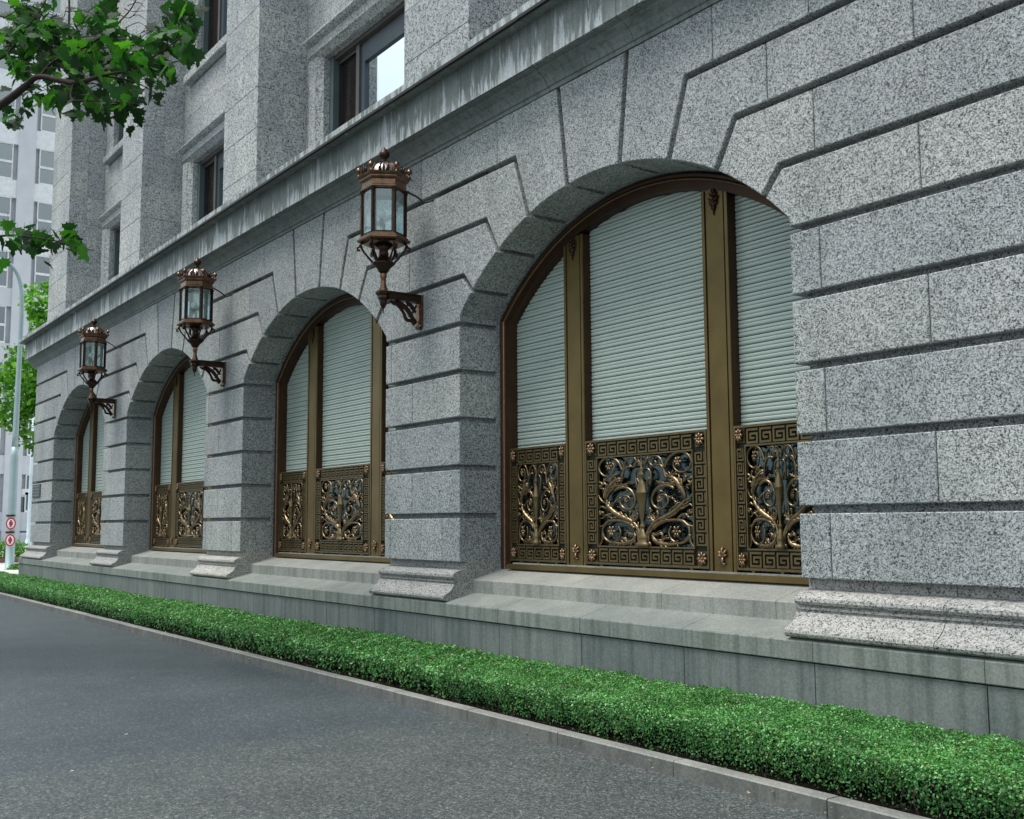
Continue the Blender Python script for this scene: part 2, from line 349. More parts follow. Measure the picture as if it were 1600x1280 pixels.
# ------------------------------------------------------------------ bank building
bank = thing('bank_building', 'grey granite bank building with rusticated arched ground floor and bronze windows', 'building', (-15, 3, 0))
bank.location = (0, 0, 0)
PITCH = 6.09; CX = [-7.26 - PITCH * k for k in range(4)]; HW = 2.24; RA = 3.05; CZ = 1.772; CORNER = -29.95; XR = 3.6
ZC = [1.20 + .516 * k for k in range(9)] + [5.855]; GR = .058; TOP = 5.80; J = .004; CH = .007
SPR = math.asin(HW / RA); ZSPR = CZ + RA * math.cos(SPR)
TH = {5: SPR, 6: R(41), 7: R(30), 8: R(19), 9: R(7)}
def block(P, y0=0.0, y1=.49, name='stone_block', mt='granite', c=CH):
    j = random.uniform(-.0015, .0015)
    b = MB(); b.prism(P, y0 + j, y1, 0, c); return b.build(name, M[mt], bank)
def arc(cx, s, a0, a1, n=6, r_=RA):
    return [(cx + s * r_ * math.sin(a0 + (a1 - a0) * i / n), CZ + r_ * math.cos(a0 + (a1 - a0) * i / n)) for i in range(n + 1)]
def radial_at(cx, s, th, sh, z):
    # point at height z on the radial line th, shifted by sh away from the crown
    t_ = (z - CZ + sh * math.sin(th)) / math.cos(th)
    return (cx + s * (t_ * math.sin(th) + sh * math.cos(th)), z)
def arc_on(th, sh): return th + math.asin(sh / RA)
ends = {5: None, 6: 2.48, 7: 2.07, 8: 1.52}
def voussoir(cx, s, k, xend):
    za, zb = ZC[k], (ZC[k + 1] - GR if k < 8 else TOP)
    tb = TH[k + 1]; g = GR / 2
    a1 = arc_on(tb, g)
    if k == 5:
        P = [(cx + s * HW, za)] + arc(cx, s, SPR, a1)
    else:
        a0 = arc_on(TH[k], -g)
        P = [radial_at(cx, s, TH[k], -g, za)] + arc(cx, s, a0, a1)
    P.append(radial_at(cx, s, tb, g, zb))
    P += [(xend, zb), (xend, za)]
    block(P)
def rect(x0, x1, z0, z1, **k): block([(x0, z0), (x1, z0), (x1, z1), (x0, z1)], **k)
for i, cx in enumerate(CX):
    k0 = arc_on(TH[9], -GR / 2)
    P = arc(cx, -1, k0, 0, 4)[:-1] + arc(cx, 1, 0, k0, 4) + [radial_at(cx, 1, TH[9], -GR / 2, TOP), radial_at(cx, -1, TH[9], -GR / 2, TOP)]
    block(P, y0=-.001)
    for s in (-1, 1):
        for k in (5, 6, 7, 8):
            if s == 1 and i == 0: xe = {5: -3.93, 6: -4.77, 7: -5.19, 8: -5.74}[k] - J
            elif s == -1 and i == 3: xe = {5: CORNER, 6: cx - 3.3, 7: cx - 2.07, 8: cx - 1.52}[k] + (J if k != 5 else 0)
            elif k == 5: xe = cx + s * (PITCH / 2 - (0.0 if s == 1 else 0.0)) - s * J
            elif k == 6: xe = cx + s * (PITCH / 2 - (.26 if s == 1 else .26)) - s * J
            else: xe = cx + s * (ends[k]) - s * J
            voussoir(cx, s, k, xe)
    # pier to the left of this arch
    xl = cx - PITCH + HW if i < 3 else CORNER; xr = cx - HW
    for k in range(5):
        z0, z1 = ZC[k], ZC[k + 1] - GR
        if i < 3:
            if k % 2 == 0: js = [xl + .13] if k else [xl + .13, xr - .35]
            else: js = [xl + .62]
        else: js = [xl + .85] if k % 2 else [xl + .3]
        xs = [xl] + js + [xr]
        for a, c_ in zip(xs[:-1], xs[1:]): rect(a + (J if a != xl else 0), c_ - (J if c_ != xr else 0), z0, z1)
    # fillers between the stepped voussoirs above the pier
    for k in (6, 7, 8):
        z0, z1 = ZC[k], (ZC[k + 1] - GR if k < 8 else TOP)
        if i < 3:
            off = {6: PITCH / 2 - .26, 7: 2.07, 8: 1.52}[k]
            a, c_ = cx - PITCH + off, cx - off
            xs = [a, (a + c_) / 2, c_] if k == 8 else [a, c_]
        else:
            a, c_ = CORNER, {6: cx - 3.3, 7: cx - 2.07, 8: cx - 1.52}[k]
            xs = [a, (a + c_) / 2 + .3, c_] if k != 6 else [a, c_]
        for a, c_ in zip(xs[:-1], xs[1:]): rect(a + (J if a > CORNER else 0), c_ - J, z0, z1)
# solid wall to the right of the first arch
x_r = CX[0] + HW
for k in range(9):
    z0, z1 = ZC[k], (ZC[k + 1] - GR if k < 8 else TOP)
    if k < 5: xs = [x_r] + ([-4.757, -3.05, -1.36, .33, 2.0] if k % 2 == 0 else [-3.912, -2.21, -.52, 1.17]) + [XR]
    else:
        xs = {5: [-3.93, -2.23, -.53, 1.17], 6: [-4.77, -3.06, -1.36, .33, 2.0], 7: [-5.19, -3.93, -2.23, -.53, 1.17], 8: [-5.74, -4.78, -3.06, -1.36, .33, 2]}[k] + [XR]
    for a, c_ in zip(xs[:-1], xs[1:]): rect(a + (J if a != x_r else 0), c_ - J, z0, z1)
# wall behind the blocks (seen at the bottom of the rustication channels), then the window rebate
def wall_poly(cx, xl, xr, z0, z1, grow):
    hw, ra = HW + grow, RA + grow; sp = math.asin(hw / ra)
    return [(xl, z0), (cx - hw, z0)] + [(cx - ra * math.sin(sp - 2 * sp * i / 36), CZ + ra * math.cos(sp - 2 * sp * i / 36)) for i in range(37)] + [(cx + hw, z0), (xr, z0), (xr, z1), (xl, z1)]
b = MB()
for i, cx in enumerate(CX):
    xl = cx - PITCH / 2 if i < 3 else CORNER + .08; xr = cx + PITCH / 2 if i else XR
    b.prism(wall_poly(cx, xl, xr, .70, 5.9, .062), .100, .4895)
    b.prism(wall_poly(cx, xl, xr, .70, 5.9, 0), .4905, .80)
b.box(CORNER + .05, XR, .80, 1.2, 0, 6.5); b.box(CORNER + .05, XR, 1.6, 1.8, 0, 17)
b.box(CORNER + .05, CORNER + .6, .8, 14, 0, 17); b.box(XR - .4, XR, .8, 14, 0, 17); b.box(CORNER + .3, XR, 13.6, 14, 0, 17); b.box(CORNER + .05, XR, .8, 14, 16.9, 17.05)
b.build('wall', M['granite'], bank)
# plinth, caps, sill steps, pier bases
b = MB(); x = -30.3
js = [-30.3] + [v for v in [-7.289 - 1.2475 * k for k in range(18, -9, -1)] if v > -30.0]
for a, c_ in zip(js[:-1], js[1:]):
    b = MB(); g = .004 if a > -30.2 else 0
    b.extx([(.3, .0), (-.172, .0), (-.172, .632), (.3, .632)][::-1], a + g, c_ - .004); b.build('plinth_stone', M['plinth'], bank)
    b = MB()
    b.extx([(.3, .642), (-.184, .642), (-.19, .648), (-.19, .772), (-.183, .782), (.17, .874), (.3, .875)][::-1], a + g * .6, c_ - .0025); b.build('cap_stone', M['capstone'], bank)
b = MB(); b.box(-30.28, XR, -.12, .3, .0, .7); b.build('joint_mortar', M['core'], bank)
for i, cx in enumerate(CX):
    xs = [cx - HW] + [cx - 1.885, cx - .63, cx + .625, cx + 1.858] + [cx + HW]
    for a, c_ in zip(xs[:-1], xs[1:]):
        b = MB(); b.extx([(.7, .80), (.165, .80), (.165, 1.003), (.172, 1.012), (.545, 1.114), (.7, 1.116)][::-1], a + .002, c_ - .002)
        b.build('sill_slab', M['slab'], bank)
BP = [(.49, .80), (-.180, .80), (-.200, .812), (-.207, .832), (-.200, .853), (-.185, .864), (-.172, .868), (-.140, .884), (-.105, .912), (-.080, .945), (-.070, .966), (-.052, .968), (-.050, .982),
      (-.066, .986), (-.068, 1.000), (-.050, 1.006), (-.048, 1.016), (-.072, 1.022), (-.086, 1.042), (-.082, 1.066), (-.060, 1.085), (-.020, 1.103), (.08, 1.125), (.084, 1.2), (.49, 1.2)]
def base(x0, x1): b = MB(); b.extx(BP[::-1], x0, x1); b.build('pier_base', M['granite_base'], bank)
for i, cx in enumerate(CX):
    xl = cx - PITCH + HW if i < 3 else CORNER - .12
    base(xl, cx - HW)
for a, c_ in zip([CX[0] + HW, -3.86, -2.2, -.5, 1.2], [-3.866, -2.206, -.506, 1.194, XR]): base(a, c_)
# cornice
CP = [(.45, 5.801), (-.012, 5.801), (-.02, 5.835), (-.035, 5.842), (-.050, 5.875), (-.085, 5.925), (-.135, 5.958), (-.155, 5.968), (-.160, 5.990), (-.222, 5.996), (-.222, 6.004), (-.240, 6.004), (-.240, 6.432), (-.385, 6.436)]
CP2 = [(-.392, 6.466), (-.392, 6.54), (-.375, 6.553), (.16, 6.60), (.45, 6.60)]
js = [-30.27] + [v for v in [-7.87 - 1.24 * k for k in range(18, -10, -1)] if -30 < v < XR]
for a, c_ in zip(js[:-1], js[1:]):
    b = MB(); dz = random.uniform(-.002, .002)
    b.extx([(y, z + dz) for y, z in (CP + CP2)][::-1], a + (.003 if a > -30.2 else -.06), c_ - .003)
    o = b.build('cornice_stone', M['cornice'], bank)
    d = MB(); d.extx([(-.36, 6.431 + dz), (-.398, 6.431 + dz), (-.398, 6.462 + dz), (-.36, 6.462 + dz)][::-1], a - .001, c_ + .001); d.build('drip_edge', M['iron'], o)
# upper storeys: pilasters with recessed bays
UZ0 = 6.56; UP = .68
def up_rect(x0, x1, z0, z1, y0, y1, mt='granite_up', name='ashlar_block'):
    b = MB(); j = random.uniform(-.0015, .0015)
    v0 = [(x0, z0), (x1, z0), (x1, z1), (x0, z1)]; b.prism(v0, y0 + j, y1, 0, .005); return b.build(name, M[mt], bank)
for i in range(5):
    c_ = -10.255 - PITCH * (i - 0); 
    if i == 4: continue
    xl, xr = (c_ - .72, c_ + .72) if i < 3 else (CORNER + .12, c_ + .72)
    if i == 3: xl, xr = -29.7, -27.8
    for k in range(16):
        z0 = UZ0 + UP * k + .0025; z1 = UZ0 + UP * (k + 1) - .0025
        sp = xl + (xr - xl) * (.34 if k % 2 else .68)
        up_rect(xl, sp - .002, z0, z1, .15, .58); up_rect(sp + .002, xr, z0, z1, .15, .58)
        up_rect(xr - .5, xr, z0, z1, .583, .996)
up_rect(-5.0, XR, 6.55, 12, .15, .99)
up_rect(-5.15, -5.0, 6.55, 17, .3, .99)
UZ = [6.85 + .645 * k for k in range(-1, 7)]
UWC = [-7.26 - PITCH * k for k in range(4)]
for i, cx in enumerate(UWC):
    xl, xr = cx - 2.29, cx + 2.37
    so_, si = 2.04, 1.64       # outer and inner half width of the moulded surround
    zt = 9.37
    for k, z in enumerate(UZ[:-1]):
        z0, z1 = z, min(UZ[k + 1], 10.78)
        if z0 < zt - .01:
            za, zb = z0 + .002, min(z1, zt + .12) - .002
            up_rect(xl, cx - so_, za, zb, 1.0, 1.2); up_rect(cx + so_, xr, za, zb, 1.0, 1.2)
            for s in (-1, 1):   # jamb stones of the surround, splayed on the inner arris
                b = MB(); zz = min(z1, 9.07) - .002
                if zz > za:
                    o_, n_ = cx + s * so_, cx + s * si
                    Pq = [(o_, 1.0), (o_, .93), (o_ - s * .06, .90), (cx + s * (si + .10), .90), (cx + s * (si + .08), .93), (n_, 1.0), (n_, 1.36), (o_, 1.36)]
                    if s > 0: Pq = Pq[::-1]
                    nq = len(Pq); b.add([(p[0], p[1], za) for p in Pq] + [(p[0], p[1], zz) for p in Pq], [(j, (j + 1) % nq, nq + (j + 1) % nq, nq + j) for j in range(nq)] + [tuple(range(nq))[::-1], tuple(range(nq, 2 * nq))])
                    b.build('surround_stone', M['granite_up'], bank)
    b = MB(); b.extx([(1.36, 9.07), (1.0, 9.07), (.93, 9.14), (.90, 9.16), (.90, 9.30), (.84, 9.33), (.80, 9.37), (.80, 9.40), (1.0, 9.44), (1.36, 9.44)][::-1], cx - so_, cx + so_)
    b.build('lintel_stone', M['granite_up'], bank)
    for z0, z1 in ((9.49, 10.13), (10.134, 10.775)):
        for a, c_ in ((xl, cx - 1.1), (cx - 1.096, cx + .4), (cx + .404, xr)): up_rect(a, c_, z0, z1, 1.0, 1.2)
    up_rect(xl, xr, 9.441, 9.487, 1.0, 1.2)
    # sill and window of the storey above
    b = MB(); b.extx([(1.3, 10.80), (.86, 10.80), (.85, 10.82), (.85, 10.97), (.87, 10.99), (1.3, 11.03)][::-1], cx - 1.95, cx + 1.95); b.build('sill_stone', M['granite_up'], bank)
    for s in (-1, 1):
        for k in range(5):
            z0 = 10.78 + .65 * k; a, c_ = sorted((cx + s * 1.62, (xl if s < 0 else xr)))
            up_rect(a, c_, z0 + .002, z0 + .648, 1.0, 1.36)
    up_rect(xl, xr, 14.03, 16.9, 1.0, 1.36)
    for zlo, zhi in ((6.6, 9.07), (11.03, 14.03)):
        wn = link('upper_window', None, bank)
        for a in (cx - si, cx + si - .13): f = MB(); f.box(a, a + .13, 1.10, 1.40, zlo, zhi); f.build('cover_panel', M['wincover'], wn)
        f = MB(); f.box(cx - si + .13, cx + si - .13, 1.12, 1.5, zhi - .07, zhi)
        for u in (-.80, .80): f.box(cx + u - .05, cx + u + .05, 1.16, 1.5, zlo, zhi - .07)
        f.box(cx - si + .13, cx + si - .13, 1.2, 1.5, zhi - .13, zhi - .071); f.build('frame', M['winframe'], wn)
        for a, c_ in ((-.75, .75), (.85, 1.50)):
            f = MB(); f.box(cx + a, cx + a + .13, 1.19, 1.26, zlo, zhi - .13); f.box(cx + c_ - .07, cx + c_, 1.19, 1.26, zlo, zhi - .13); f.box(cx + a + .13, cx + c_ - .07, 1.19, 1.26, zhi - .40, zhi - .13); f.build('casement', M['casement'], wn)
        f = MB(); f.box(cx - 1.505, cx - .855, 1.20, 1.21, zlo, zhi - .13); f.build('pane', M['darkglass'], wn); f = MB(); f.box(cx - 1.505, cx - .855, 1.27, 1.29, zlo, zhi - .13); f.build('curtain', M['curtain'], wn)
        f = MB(); f.box(cx - .62, cx + .68, 1.23, 1.245, zlo, zhi - .40); f.build('pane', M['mirrorglass'], wn)
        f = MB(); f.box(cx + .98, cx + 1.43, 1.23, 1.245, zlo, zhi - .40); f.build('pane', M['mirrorglass'], wn)
        f = MB(); f.box(cx - 1.51, cx + 1.51, 1.52, 1.55, zlo, zhi)
        f.build('curtain', M['curtain'], wn)
# upper wall needs real openings: the deep wall stands behind the windows
# ------------------------------------------------------------------ arched bronze windows
def outline(d, n=40, hw=HW, ra=RA, z0=1.118):
    h, r_ = hw - d, ra - d; sp = math.asin(h / r_)
    return [(-h, z0)] + [(-r_ * math.sin(sp - 2 * sp * i / n), CZ + r_ * math.cos(sp - 2 * sp * i / n)) for i in range(n + 1)] + [(h, z0)]
def band(b, prof, mi=0):
    """sweep a profile [(inset, y)...] round the arched opening"""
    rings = [[(p[0], y, p[1]) for p in outline(d)] for d, y in prof]; n = len(rings[0])
    b.add([p for r_ in rings for p in r_], [(k * n + i, (k + 1) * n + i, (k + 1) * n + i + 1, k * n + i + 1) for k in range(len(rings) - 1) for i in range(n - 1)], mi)
b = MB(); band(b, [(-.0, .60), (.012, .60), (.014, .53), (.03, .52), (.05, .525), (.062, .545)]); me_outer = b.mesh('arch_frame', M['bronze_red'], False)
b = MB(); band(b, [(.058, .56), (.062, .536), (.070, .530), (.078, .536), (.082, .560)]); me_bead = b.mesh('bead', M['rosette'])
b = MB(); band(b, [(.080, .552), (.155, .556), (.160, .60), (.160, .70)]); me_inner = b.mesh('arch_rebate', M['bronze_red'])
b = MB()
b.box(-.155, .155, .572, .70, 0, 1, 1); b.box(-.150, -.118, .556, .573, 0, 1); b.box(.118, .150, .556, .573, 0, 1); b.box(-.100, .100, .560, .573, 0, 1)
me_mull = b.mesh('mullion', [M['bronze'], M['bronze_red']])
def key_strip(b, u0, v0, ln, h, n, vert=False):
    """run of n square-spiral key units along a border strip of length ln and width h"""
    p = ln / n; cu, cv = p / 8, h / 7
    def seg(c0, r0, c1, r1, a):     # cells c0..c1 across, r0..r1 down from the top
        x0, x1, y0, y1 = a + c0 * cu, a + (c1 + 1) * cu, h - (r1 + 1) * cv, h - r0 * cv
        if vert: x0, y0, x1, y1 = y0, x0, y1, x1
        b.box(u0 + x0, u0 + x1, .560, .588, v0 + y0, v0 + y1, 0)
    for i in range(n):
        a = i * p + cu * .5
        for q in ((0, 0, 6, 0), (0, 1, 0, 6), (1, 6, 6, 6), (6, 2, 6, 5), (2, 2, 5, 2), (2, 3, 2, 4), (3, 4, 4, 4)): seg(*q, a)
def rosette(b, u, v, r_, y=.55, n=6, mi=0, squash=1):
    b.lathe([(r_ * .08, -r_ * .25), (r_ * .3, -r_ * .12), (r_ * .3, .002)], (0, 0, 0), 8, mi) if False else None
    for k in range(n):
        q = 2 * math.pi * k / n; c_ = Vector((math.cos(q), 0, math.sin(q)))
        pts = [Vector((u, y, v)) + Vector((c_.x * t_ * r_, -math.sin(t_ * 3) * r_ * .25, c_.z * t_ * r_)) for t_ in (.15, .45, .75, 1.0)]
        b.tube(pts, [r_ * .12, r_ * .25, r_ * .26, r_ * .07], 5, mi)
    b.tube([(u, y + .004, v), (u, y - r_ * .32, v), (u, y - r_ * .42, v)], [r_ * .28, r_ * .26, r_ * .05], 7, mi)
def spline(pts, n=5):
    out_ = []; P = [Vector(p) for p in pts]; P = [P[0] * 2 - P[1]] + P + [P[-1] * 2 - P[-2]]
    for i in range(1, len(P) - 2):
        for k in range(n):
            t_ = k / n; a, b_, c_, d_ = P[i - 1], P[i], P[i + 1], P[i + 2]
            out_.append(.5 * ((2 * b_) + (c_ - a) * t_ + (2 * a - 5 * b_ + 4 * c_ - d_) * t_ * t_ + (3 * b_ - a - 3 * c_ + d_) * t_ ** 3))
    out_.append(P[-2]); return out_
# scrollwork, traced for the right half on a 1.27 m wide by .85 m high field
FW, FH = 1.27, .86
def conv(p): return ((p[0] - 540) / 445 * FW / 2, (1015 - p[1]) / 850 * FH)
def scroll_mesh():
    b = MB()
    curves = [
        ([(585, 1005), (572, 950), (580, 890), (615, 820), (670, 775), (740, 745), (820, 700), (875, 645), (908, 600)], [.012, .030, .026, .018, .022, .028, .030, .024, .010], 0),
        ([(908, 600), (905, 550), (880, 490), (850, 435), (810, 395), (770, 378), (742, 392)], [.010, .024, .032, .030, .024, .016, .008], 0),
        ([(750, 390), (738, 340), (722, 295), (695, 268), (662, 268)], [.016, .013, .011, .009, .006], 1),
        ([(738, 300), (770, 225), (820, 178), (880, 162), (940, 190), (972, 250), (955, 310), (905, 345), (850, 335), (818, 290), (825, 235), (860, 210)], [.012, .012, .012, .011, .011, .010, .010, .009, .009, .008, .007, .006], 1),
        ([(730, 300), (712, 230), (675, 188), (630, 182), (602, 212), (606, 250), (636, 272), (664, 252), (650, 226)], [.011, .010, .010, .010, .009, .008, .008, .007, .007], 1),
        ([(820, 490), (770, 462), (710, 462), (655, 495), (622, 555), (620, 610), (645, 652), (692, 668), (742, 645), (765, 595), (745, 548), (705, 540), (672, 566), (672, 600), (700, 612)], [.013, .014, .013, .012, .012, .011, .011, .010, .010, .009, .009, .008, .008, .007, .006], 1),
        ([(835, 455), (780, 440), (730, 440), (690, 425), (655, 410)], [.014, .012, .012, .009, .005], 0),
        ([(625, 850), (670, 808), (740, 778), (820, 772), (890, 785), (930, 820), (985, 832)], [.020, .018, .016, .014, .014, .012, .005], 1),
        ([(895, 790), (938, 840), (940, 910), (900, 965), (840, 980), (785, 945), (765, 885), (785, 828)], [.013, .012, .012, .011, .011, .010, .009, .006], 1),
        ([(945, 900), (950, 965), (985, 1024)], [.012, .009, .006], 1),
        ([(618, 905), (640, 960), (700, 985), (770, 992), (835, 985), (845, 1005)], [.016, .024, .022, .018, .014, .006], 0),
        ([(700, 985), (720, 940), (765, 935)], [.014, .012, .005], 0),
        ([(845, 760), (880, 728), (915, 722), (938, 748), (968, 752)], [.010, .009, .009, .008, .005], 1),
        ([(960, 690), (935, 700), (940, 725)], [.012, .012, .006], 1),
        ([(975, 395), (940, 420), (965, 455), (925, 470), (945, 500)], [.010, .010, .010, .009, .005], 1),
        ([(975, 440), (950, 430)], [.012, .006], 1),
        ([(665, 690), (672, 730), (655, 765)], [.013, .010, .008], 1),
        ([(660, 800), (640, 770), (632, 735), (600, 720)], [.020, .016, .010, .004], 0),
        ([(600, 455), (612, 380), (606, 325), (582, 296), (552, 300)], [.009, .010, .010, .009, .007], 1),
        ([(575, 455), (572, 430), (600, 380)], [.008, .010, .009], 1),
        ([(905, 600), (940, 590), (965, 560), (985, 520)], [.010, .011, .009, .004], 1),
        ([(880, 640), (920, 650), (950, 635), (975, 655)], [.010, .010, .008, .004], 1),
        ([(640, 790), (610, 760), (596, 720), (606, 680), (590, 650)], [.018, .016, .012, .008, .004], 0),
        ([(860, 440), (905, 425), (925, 390), (905, 370)], [.012, .011, .009, .006], 0),
        ([(800, 395), (815, 360), (850, 365)], [.014, .011, .005], 0),
        ([(700, 470), (690, 500), (720, 515)], [.009, .009, .004], 1),
        ([(620, 900), (655, 905), (690, 890), (715, 905)], [.016, .015, .011, .005], 0),
        ([(760, 560), (800, 575), (830, 610), (850, 605)], [.010, .010, .008, .004], 0),
        ([(780, 700), (760, 735), (790, 750)], [.014, .011, .005], 0),
        ([(555, 290), (565, 240), (585, 200), (572, 178)], [.010, .011, .010, .004], 0),
    ]
    for pts, rad, kind in curves:
        for s in (-1, 1):
            q = spline([(s * conv(p)[0], .568, conv(p)[1]) for p in pts], 5)
            n = len(q); rr = [(1.12 if kind == 0 else 1.22) * float(np.interp(i / (n - 1), np.linspace(0, 1, len(rad)), rad)) for i in range(n)]
            if kind == 0:
                rr = [r_ * (.98 + .04 * math.sin(i * 2.1)) for i, r_ in enumerate(rr)]
                for i in range(3, n - 3, 3):   # leaf lobes along the acanthus stems
                    d_ = (q[i + 1] - q[i - 1]).normalized(); nn = Vector((-d_.z, 0, d_.x)) * (1 if (i // 2) % 2 else -1)
                    b.tube([q[i], q[i] + nn * rr[i] * 1.0 + d_ * rr[i] * 1.0 + Vector((0, -.010, 0)), q[i] + nn * rr[i] * 1.5 + d_ * rr[i] * 2.2 + Vector((0, -.004, 0)), q[i] + nn * rr[i] * 1.3 + d_ * rr[i] * 3.2], [rr[i] * .45, rr[i] * .42, rr[i] * .3, .0015], 5)
            b.tube(q, rr, 6, 0, .9)
    for s in (-1, 1):
        for (px, py, r_) in ((862, 252, .052), (843, 878, .062), (962, 700, .026), (700, 585, .032)):
            u, v = conv((px, py)); rosette(b, s * u, v, r_, .565, 6)
    # central slender vase
    prof = [(.000, .0), (.075, .0), (.07, .03), (.045, .045), (.055, .075), (.05, .10), (.028, .125), (.02, .16), (.012, .165), (.026, .18), (.026, .195), (.012, .21), (.016, .24), (.030, .33), (.048, .44), (.055, .495), (.058, .50), (.058, .508), (.055, .512), (.044, .57), (.022, .61), (.012, .64), (.026, .66), (.030, .68), (.012, .70), (.020, .72), (.018, .735), (.006, .75), (.004, .84), (.0, .86)]
    b.lathe([(r_ * 1.25, z_) for r_, z_ in prof], (0, .545, 0), 12, 1, 0, .5)
    for s in (-1, 1):
        u, v = conv((580, 985)); b.tube([(s * .03, .566, .02), (s * .085, .56, .03), (s * .10, .56, 0.0)], [.02, .016, .006], 5)
    return b.mesh('scrollwork', [M['scroll'], M['key']], True)
me_scroll = scroll_mesh()
def lattice(half):
    """border plates and key pattern for a panel of given half width; open field in the middle"""
    z0, z1 = 1.205, 2.405; bw = .165 if half > .6 else .115; bh = .165
    g = MB(); g.box(-half, half, .588, .60, z0, z0 + bh); g.box(-half, half, .588, .60, z1 - bh, z1); g.box(-half, -half + bw, .588, .60, z0 + bh, z1 - bh); g.box(half - bw, half, .588, .60, z0 + bh, z1 - bh)
    k = MB()
    for a in (z0, z1 - .020): k.box(-half, half, .553, .588, a, a + .020, 0)
    for a in (-half, half - .016): k.box(a, a + .016, .553, .588, z0 + .020, z1 - .020, 0)
    for a in (z0 + bh, z1 - bh - .014): k.box(-half + bw, half - bw, .553, .588, a, a + .014, 0)
    for a in (-half + bw, half - bw - .012): k.box(a, a + .012, .553, .588, z0 + bh + .014, z1 - bh - .014, 0)
    n = 9 if half > .6 else 5
    hh = bh - .040
    for v in (z0 + .027, z1 - bh + .008): key_strip(k, -half + bw + .01, v, 2 * (half - bw) - .02, hh, n)
    nv = 7
    ks = MB()
    for u in (-half + .024, half - bw + .018):
        t_ = MB(); key_strip(t_, 0, 0, z1 - z0 - 2 * bh - .04, bw - .042, nv, True)
        ks.add([(p[0] + u, p[1], p[2] + z0 + bh + .02) for p in t_.v], t_.f)
    k.add(ks.v, ks.f)
    ro = MB()
    for u in (-half + bw / 2, half - bw / 2):
        for v in (z0 + bh / 2, z1 - bh / 2): k.box(u - bw * .40, u + bw * .40, .574, .588, v - bh * .38, v + bh * .38)
    rosette(ro, 0, 0, .062, .566, 8)
    # rebate behind the border so that the panel reads as a cast grille
    return g.mesh('grille_ground', M['key_ground']), k.mesh('meander_border', M['key']), ro.mesh('corner_rosette', M['rosette'], True), bw
LAT = {1: lattice(.815), 0: lattice(.475)}
def fleuron(down=False):
    b = MB()
    for a, l in ((0, .085), (.65, .075), (-.65, .075), (1.25, .055), (-1.25, .055)):
        d_ = Vector((math.sin(a), 0, math.cos(a)))
        b.tube([Vector((0, .556, 0)), d_ * l * .5 + Vector((0, .54, 0)), d_ * l + Vector((0, .552, 0))], [.010, .017, .004], 5)
    b.tube([(0, .556, -.005), (0, .545, -.035), (0, .55, -.055)], [.016, .012, .018], 6)
    b.tube([(-.03, .55, -.06), (.03, .55, -.06)], [.009, .009], 5); return b.mesh('fleuron', M['rosette'], True)
me_fl = fleuron()
def fleuron_top():
    b = MB()
    for v, w_ in ((.0, .02), (.04, .05), (.08, .06), (.12, .045), (.15, .02)):
        for s in (-1, 1): b.tube([(0, .556, v), (s * w_ * .6, .545, v + .01), (s * w_, .552, v + .035)], [.012, .014, .004], 5)
    b.tube([(0, .552, -.05), (0, .548, .05), (0, .552, .18)], [.005, .012, .006], 6); return b.mesh('leaf_ornament', M['bronze_red'], True)
me_flt = fleuron_top()
b = MB(); b.box(-.016, .016, .56, .64, 1.1855, 1.204); me_foot = b.mesh('foot', M['bronze'])
PANELS = [(-2.085, -1.130), (-.820, .820), (1.130, 2.085)]
SP = .0735
sl_cache = {}
def slat_prof(z): return [(.672, z), (.662, z + .003), (.656, z + .012), (.6545, z + .026), (.658, z + .0335), (.669, z + .0355), (.665, z + .0395), (.6585, z + .042), (.6565, z + .052), (.657, z + .064), (.662, z + .067), (.672, z + .0685)]
